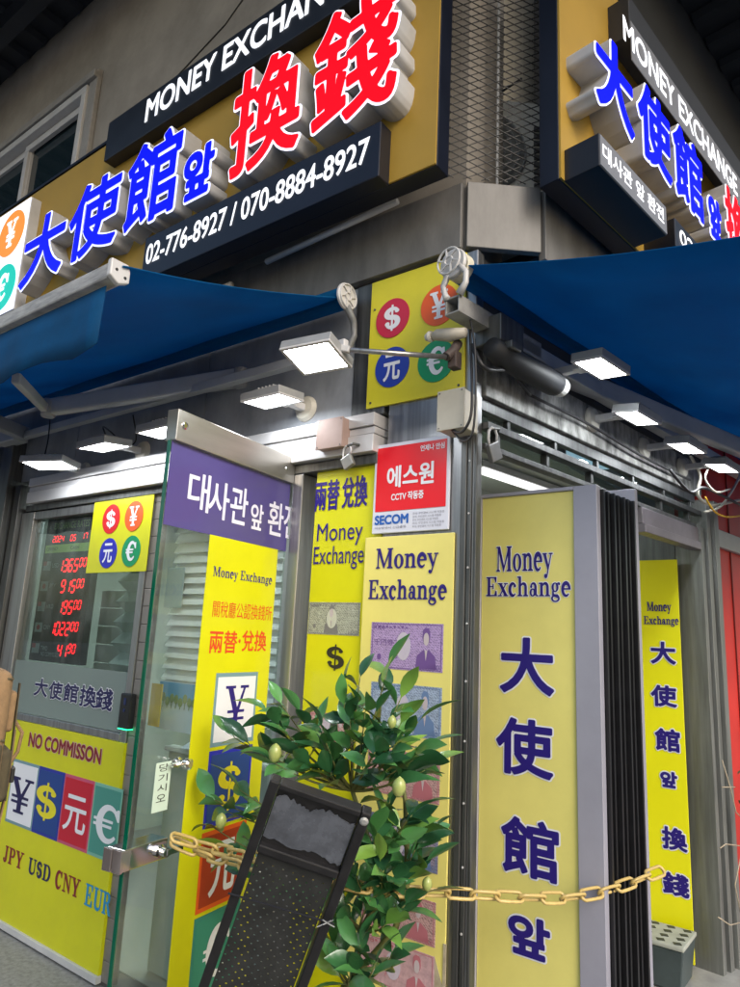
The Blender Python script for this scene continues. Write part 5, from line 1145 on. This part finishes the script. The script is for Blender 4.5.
def leaf(gl, p, d, L, W, twist):
    d = d.normalized(); up = Vector((0, 0, 1)); s = d.cross(up); s = s.normalized() if s.length > .1 else Vector((1, 0, 0)); nrm = s.cross(d).normalized()
    c, si = math.cos(twist), math.sin(twist); s2 = s*c+nrm*si; n2 = nrm*c-s*si; k = len(gl.v); prof = ((0, .05), (.08, .10), (.2, .55), (.38, .93), (.55, 1), (.72, .82), (.88, .40), (1, 0)); curve = rnd.uniform(.05, .38)*L
    for t, w_ in prof:
        ctr = p+d*L*t-n2*curve*t*t*1.3
        gl.v += [tuple(ctr-s2*W*w_/2+n2*W*w_*.18), tuple(ctr), tuple(ctr+s2*W*w_/2+n2*W*w_*.18)]
    for i in range(len(prof)-1):
        a = k+i*3; gl.f += [(a, a+3, a+4, a+1), (a+1, a+4, a+5, a+2)]
cen = tpt(355, 820, .33)
for (px, py, o) in TIPS:
    tip = tpt(px, py, o); tr = min(trunk[1:], key=lambda q: (q-tip).length+abs(q.z-(tip.z-.10))*1.2)
    start = tr; mid = (start+tip)/2+Vector((rnd.uniform(-.02, .02), rnd.uniform(-.03, .02), -.03)); pts = []
    for i in range(9):
        t = i/8; pts.append(start*(1-t)**2+mid*2*t*(1-t)+tip*t*t)
    gw.tube(pts, [.0035*(1-i/8)+.0014 for i in range(9)], 5)
    dr = (tip-mid).normalized(); nl = rnd.randint(5, 8)
    for i in range(nl):
        t = 1-.55*(i/nl)**1.1; b = start*(1-t)**2+mid*2*t*(1-t)+tip*t*t
        an = i*2.4+rnd.random(); side = Vector((math.cos(an), math.sin(an)*.8, .35*math.sin(an*1.7)+.15)); dd = (dr*(.5+.6*rnd.random())+side*(.9 if i else .1)+Vector((0, 0, rnd.uniform(-.45, .35))))
        leaf(gl, b, dd, rnd.uniform(.062, .135), rnd.uniform(.030, .055), rnd.uniform(-1.2, 1.2))
rnd.seed(5)
part(TR, 'branches', gw, mat('green_twig', (.16, .17, .05), .6, var=.4, scale=30), smooth=True)
def leaf_mat():
    m = bpy.data.materials.new('lemon_leaf'); m.use_nodes = True; nt = m.node_tree; n = nt.nodes; b = n['Principled BSDF']
    ge = n.new('ShaderNodeNewGeometry'); cr = n.new('ShaderNodeValToRGB'); e = cr.color_ramp.elements; e[0].color = (.012, .055, .026, 1); e[1].color = (.20, .36, .06, 1); e[1].position = 1
    x = cr.color_ramp.elements.new(.55); x.color = (.040, .15, .05, 1); x = cr.color_ramp.elements.new(.85); x.color = (.08, .25, .07, 1)
    nt.links.new(ge.outputs['Random Per Island'], cr.inputs[0]); nt.links.new(cr.outputs[0], b.inputs['Base Color']); b.inputs['Roughness'].default_value = .28; b.inputs['Coat Weight'].default_value = .3
    tc = n.new('ShaderNodeTexCoord'); nz = n.new('ShaderNodeTexNoise'); nz.inputs['Scale'].default_value = 60; nt.links.new(tc.outputs['Object'], nz.inputs['Vector']); bp = n.new('ShaderNodeBump'); bp.inputs['Strength'].default_value = .25; bp.inputs['Distance'].default_value = .004
    nt.links.new(nz.outputs['Fac'], bp.inputs['Height']); nt.links.new(bp.outputs[0], b.inputs['Normal']); return m
part(TR, 'foliage', gl, leaf_mat(), smooth=True)
for (px, py, o, s) in ((275, 753, .50, .9), (399, 787, .46, .85), (221, 821, .48, .8), (427, 884, .30, .65), (392, 722, .40, .6)):
    c = tpt(px, py, o); g = G(); pr = [(.001, -.030), (.006, -.028), (.015, -.020), (.020, -.006), (.0205, .004), (.017, .016), (.010, .025), (.005, .028), (.002, .031)]
    g.lathe(c, (.15, -.1, 1), [(a*s, b*s) for a, b in pr], 16); part(TR, 'lemon', g, FRUIT, smooth=True)
# vine at the far right edge
g = G(); g1 = G(); rnd.seed(2)
for pts in (((742, 850), (735, 885), (741, 915)), ((722, 760), (731, 790), (736, 812), (742, 818)), ((720, 848), (726, 844), (742, 846)), ((722, 787), (735, 787)), ((718, 917), (730, 925), (742, 922))):
    P = [Vector(A('R', x, y, .09)) for x, y in pts]; g.tube(P, .0028, 5)
for px, py, dx, dz in ((737, 775, .06, .05), (738, 800, .07, -.02), (741, 830, .05, .05)):
    leaf(g1, Vector(A('R', px, py, .10)), Vector((dx, -.03, dz)), .11, .06, .5)
V_ = thing('creeper', 'thin dry creeper with a few green leaves at the right edge over the steel jamb', 'plant', 'R', A('R', 735, 920, .09))
part(V_, 'stem', g, mat('dry_stem', (.36, .30, .22), .7), smooth=True); part(V_, 'leaves', g1, mat('creeper_leaf', (.03, .13, .05), .35), smooth=True)

# ================================================================== yellow chain
def link_mesh():
    g = G(); n = 20; L, W_, r_ = .041, .0145, .0048
    path = []
    for i in range(n):
        a = 2*PI*i/n; path.append(Vector(((L-W_)*(1 if math.cos(a) > 0 else -1)*(1 if abs(math.cos(a)) > 1e-6 else 0)+W_*math.cos(a), 0, W_*math.sin(a))))
    k = 8
    for i, p in enumerate(path):
        t = (path[(i+1) % n]-path[i-1]).normalized(); b = Vector((0, 1, 0)); a_ = t.cross(b)
        for j in range(k): an = 2*PI*j/k; g.v.append(tuple(p+a_*r_*math.cos(an)+b*r_*math.sin(an)))
    for i in range(n):
        for j in range(k): g.f.append((i*k+j, i*k+(j+1) % k, ((i+1) % n)*k+(j+1) % k, ((i+1) % n)*k+j))
    return g
def chain(path, label, pitch=.069):
    P = [Vector(p) for p in path]; d = [0]
    for i in range(1, len(P)): d.append(d[-1]+(P[i]-P[i-1]).length)
    t = thing('chain', label, 'chain', 'W', tuple(P[len(P)//2]), None); WM[t.name] = FM('W', tuple(P[len(P)//2])); n = int(d[-1]/pitch); first = None
    for i in range(n+1):
        s = d[-1]*i/n; j = max(k for k in range(len(d)) if d[k] <= s+1e-9); j = min(j, len(P)-2); u = (s-d[j])/(d[j+1]-d[j]); c = P[j].lerp(P[j+1], u); x = (P[j+1]-P[j]).normalized()
        y = Vector((0, 0, 1)).cross(x).normalized(); z = x.cross(y); an = rad(45 if i % 2 else -45)+rnd.uniform(-.15, .15); y2 = y*math.cos(an)+z*math.sin(an); z2 = x.cross(y2)
        M = Matrix(((x.x, y2.x, z2.x, c.x), (x.y, y2.y, z2.y, c.y), (x.z, y2.z, z2.z, c.z), (0, 0, 0, 1)))
        if first is None:
            me = bpy.data.meshes.new('link'); q = link_mesh(); me.from_pydata([tuple(v) for v in q.v], [], q.f); me.materials.append(CHAINY)
            for p in me.polygons: p.use_smooth = True
            first = bpy.data.objects.new('link', me); o = first
        else: o = first.copy()
        COL.objects.link(o); o.parent = t; o.matrix_local = WM[t.name].inverted() @ M
    return t
def smooth_path(pts, n=10):
    P = [Vector(p) for p in pts]; out = []
    for i in range(len(P)-1):
        p0 = P[max(i-1, 0)]; p1 = P[i]; p2 = P[i+1]; p3 = P[min(i+2, len(P)-1)]
        for k in range(n):
            t = k/n; out.append(.5*((2*p1)+(p2-p0)*t+(2*p0-5*p1+4*p2-p3)*t*t+(3*p1-p0-3*p2+p3)*t**3))
    return out+[P[-1]]
def ip(px, py, dep): return tuple(CAM+ray(px, py)/690*dep)
rnd.seed(4)
D0 = 2.02
chain(smooth_path([ip(184, 840, D0-.06), ip(205, 846, 1.98), ip(235, 853, 1.90), ip(262, 858, 1.84), ip(300, 868, 1.84), ip(350, 884, 1.84), ip(400, 891, 1.84), ip(450, 893, 1.86), ip(520, 897, 1.90), ip(570, 897, 1.96), ip(615, 888, 2.04), ip(655, 873, 2.14)]), 'long yellow plastic chain strung from the glass door lock to the rearmost folding leaf')
chain(smooth_path([ip(184, 846, D0-.04), ip(200, 853, 1.98), ip(225, 860, 1.90), ip(250, 864, 1.84), ip(275, 862, 1.82)]), 'short lower yellow chain doubled back between the door lock and the stand')

# ================================================================== passer-by with a backpack at the left edge
pc = CAM+ray(-101, 655)/690*1.85; pc[2] = 0
yaw = rad(200)
FR['M'] = (np.array([math.cos(rad(35)), math.sin(rad(35)), 0]), np.array([-math.sin(rad(35)), math.cos(rad(35)), 0]), pc)
# in this frame the person faces -x; the backpack hangs on the +x side
def skinned(name, verts, edges, radii, m, parent=None, fr='M', root=0, lvl=2):
    me = bpy.data.meshes.new(name); me.from_pydata(verts, edges, []); o = bpy.data.objects.new(name, me); COL.objects.link(o)
    M = FM(fr); WM[o.name] = M; FRN[o.name] = fr
    if parent: o.parent = parent; o.matrix_local = WM[parent.name].inverted() @ M
    else: o.matrix_world = M
    sk = o.modifiers.new('skin', 'SKIN'); o.modifiers.new('sub', 'SUBSURF').levels = lvl; o.modifiers['sub'].render_levels = lvl
    for i, r_ in enumerate(radii):
        v = me.skin_vertices[0].data[i]; v.radius = r_ if isinstance(r_, tuple) else (r_, r_); v.use_root = (i == root)
    me.materials.append(m)
    dg = bpy.context.evaluated_depsgraph_get(); dg.update(); me2 = bpy.data.meshes.new_from_object(o.evaluated_get(dg)); o.modifiers.clear(); o.data = me2
    for p in me2.polygons: p.use_smooth = True
    return o
SKIN = mat('skin', (.50, .32, .24), .5); CLOTH = mat('grey_blue_shirt', (.22, .26, .31), .8, var=.2, scale=20, bump=.3); TROUS = mat('dark_trousers', (.03, .035, .05), .8, var=.2, scale=20)
bv = [(0, 0, .95), (.0, 0, 1.10), (.01, 0, 1.27), (.0, 0, 1.40), (-.01, 0, 1.46), (-.03, 0, 1.53), (-.035, 0, 1.60), (-.03, 0, 1.66),
      (0, -.10, .90), (-.03, -.11, .50), (.0, -.11, .10), (-.12, -.12, .035), (0, .10, .90), (.05, .11, .50), (.12, .11, .12), (.01, .12, .035),
      (.01, -.18, 1.36), (.04, -.24, 1.10), (-.08, -.23, .90), (-.13, -.22, .84), (.01, .18, 1.36), (.05, .24, 1.10), (-.05, .24, .88), (-.10, .23, .82)]
be = [(0, 1), (1, 2), (2, 3), (3, 4), (4, 5), (5, 6), (6, 7), (0, 8), (8, 9), (9, 10), (10, 11), (0, 12), (12, 13), (13, 14), (14, 15), (3, 16), (16, 17), (17, 18), (18, 19), (3, 20), (20, 21), (21, 22), (22, 23)]
br = [(.12, .15), (.11, .13), (.12, .16), (.10, .13), .055, .06, (.095, .08), (.085, .07), .09, .06, .045, .035, .09, .06, .045, .035, .06, .045, .03, .028, .06, .045, .03, .028]
body = skinned('person', bv, be, br, SKIN); tag(body, 'person in grey blue shirt standing at the left edge, wearing a backpack', 'person')
def grown(idx, grow, name, m, keep):
    vs = [bv[i] for i in idx]; mp = {i: k for k, i in enumerate(idx)}; es = [(mp[a], mp[b]) for a, b in be if a in mp and b in mp]
    rs = [tuple(x+grow for x in (br[i] if isinstance(br[i], tuple) else (br[i], br[i]))) for i in idx]
    return skinned(name, vs, es, rs, m, parent=body, root=0)
grown([0, 1, 2, 3, 16, 17, 18, 20, 21, 22], .014, 'shirt', CLOTH, 0)
grown([0, 8, 9, 10, 12, 13, 14], .018, 'trousers', TROUS, 0)
skinned('hair', [(-.02, 0, 1.62), (-.015, 0, 1.69), (.02, 0, 1.60)], [(0, 1), (0, 2)], [(.10, .09), (.08, .075), (.075, .075)], mat('black_hair', (.012, .011, .010), .5, var=.4, scale=60), parent=body)
g = G()
for sgn in (-1, 1): g.obox((-.13, .035*sgn, 1.615), (.006, 0, 0), (0, .014, 0), (0, 0, .007))
g.prism([(-.16, 1.575), (-.125, 1.575), (-.125, 1.61)], -.012, .012); build('face_features', g, mat('dark_feature', (.10, .05, .04), .5), fr='M', parent=body)
g = G()
for sy, hx_ in ((-.22, -.13), (.23, -.10)):
    z0_ = .84 if sy < 0 else .82
    for k in range(4): g.tube([(hx_+.01-k*.016, sy, z0_), (hx_+.0-k*.018, sy, z0_-.04), (hx_-.002-k*.014, sy, z0_-.075+abs(k-1.5)*.008)], [.009, .008, .006], 6)
    g.tube([(hx_+.02, sy, z0_+.01), (hx_+.035, sy-.01, z0_-.02), (hx_+.03, sy-.012, z0_-.045)], [.010, .009, .007], 6)
build('fingers', g, SKIN, fr='M', parent=body, smooth=True)
g = G()
for sy, x_ in ((-.12, -.06), (.12, .06)): g.obox((x_, sy, .035), (.13, 0, 0), (0, .045, 0), (0, 0, .032))
build('shoe', g, mat('dark_shoe', (.03, .03, .03), .5), fr='M', parent=body, bevel=.02)
# backpack
bpx = .14
BP = thing('backpack', 'tan and olive backpack with hanging straps on a person at the left edge', 'backpack', 'M', (bpx, 0, .92))
TAN = mat('tan_canvas', (.27, .17, .085), .8, var=.25, scale=30, bump=.4); OLV = mat('olive_canvas', (.08, .065, .035), .8, var=.3, scale=30, bump=.4)
def puffy(x0, x1, y0, y1, z0, z1, m, name, b):
    g = G(); g.box(x0, x1, y0, y1, z0, z1); o = build(name, g, m, fr='M', parent=BP); md = o.modifiers.new('r', 'BEVEL'); md.width = b; md.segments = 5
    for p in o.data.polygons: p.use_smooth = True
    return o
puffy(bpx, bpx+.13, -.14, .14, 1.06, 1.37, TAN, 'main_bag', .035)
puffy(bpx+.11, bpx+.155, -.11, .11, 1.02, 1.16, OLV, 'front_pocket', .018)
puffy(bpx+.02, bpx+.12, -.165, -.135, 1.06, 1.18, OLV, 'side_pocket', .012)
puffy(bpx+.12, bpx+.150, -.09, .09, 1.20, 1.31, TAN, 'top_pocket', .012)
g = G()
for z in (1.345, 1.185): g.tube([(bpx+.02, -.143, z), (bpx+.125, -.13, z), (bpx+.134, 0, z), (bpx+.125, .13, z)], .0035, 6)
for y in (-.07, .07): g.bar((bpx+.153, y, 1.33), (bpx+.159, y, 1.02), .003, .022, up=(0, 1, 0))
build('webbing', g, OLV, fr='M', parent=BP)
g = G()
for sy in (-.09, .09): g.tube([(bpx+.02, sy, 1.37), (bpx-.08, sy, 1.475), (bpx-.20, sy*1.1, 1.46), (bpx-.295, sy*1.2, 1.36), (bpx-.27, sy*1.6, 1.10), (bpx-.10, sy*1.9, .99), (bpx+.02, sy*1.5, .98)], .016, 8)
build('shoulder_strap', g, mat('dark_strap', (.03, .03, .035), .7), fr='M', parent=BP, smooth=True)
g = G(); g.bar((bpx+.164, -.03, 1.20), (bpx+.166, -.03, 1.05), .004, .03, up=(0, 1, 0)).bar((bpx+.166, -.03, 1.05), (bpx+.150, -.03, .86), .004, .024, up=(0, 1, 0)).bar((bpx+.160, .06, 1.05), (bpx+.145, .06, .95), .004, .024, up=(0, 1, 0)); g.tube([(bpx+.15, -.03, 1.24), (bpx+.185, -.03, 1.19), (bpx+.18, -.03, 1.14), (bpx+.165, -.03, 1.11)], .005, 6)
build('hanging_strap', g, TAN, fr='M', parent=BP)
g = G(); g.obox((bpx+.172, -.03, 1.08), (.006, 0, 0), (0, .018, 0), (0, 0, .02)); build('buckle', g, BLACK, fr='M', parent=BP, bevel=.003)

# ================================================================== light, sky, camera
w = bpy.data.worlds.new('World'); SC.world = w; w.use_nodes = True; nt = w.node_tree; bg = nt.nodes['Background']
sky = nt.nodes.new('ShaderNodeTexSky'); sky.sky_type = 'NISHITA'; sky.sun_disc = False; sky.sun_elevation = rad(SUN_EL := 32); sky.sun_rotation = rad(150)
sky.air_density = 1.3; sky.dust_density = 3.0
nt.links.new(sky.outputs[0], bg.inputs[0]); bg.inputs[1].default_value = .13
sd = bpy.data.lights.new('sun', 'SUN'); sd.energy = .9; sd.angle = rad(25); sd.color = (1, .985, .97)
so = bpy.data.objects.new('sun', sd); COL.objects.link(so); az = rad(150); dv = Vector((math.sin(az)*math.cos(rad(SUN_EL)), math.cos(az)*math.cos(rad(SUN_EL)), math.sin(rad(SUN_EL)))); so.rotation_euler = dv.to_track_quat('Z', 'Y').to_euler(); so.location = (3, -6, 8)
cd = bpy.data.cameras.new('camera'); co = bpy.data.objects.new('camera', cd); COL.objects.link(co); SC.camera = co
cd.sensor_fit = 'HORIZONTAL'; cd.sensor_width = 36; cd.lens = f_px/740*36; cd.clip_start = .05; cd.clip_end = 500
M = Matrix(((Rv[0], Uv[0], -Fv[0], CAM[0]), (Rv[1], Uv[1], -Fv[1], CAM[1]), (Rv[2], Uv[2], -Fv[2], CAM[2]), (0, 0, 0, 1))); co.matrix_world = M
vs = SC.view_settings; vs.view_transform = 'Standard'; vs.look = 'None'; vs.gamma = 1; vs.use_curve_mapping = False; vs.exposure = 0.78
SC.render.engine = 'CYCLES'; SC.cycles.use_denoising = True; SC.cycles.max_bounces = 8; SC.cycles.transparent_max_bounces = 12; SC.cycles.sample_clamp_indirect = 6
for me in bpy.data.meshes: me.update()
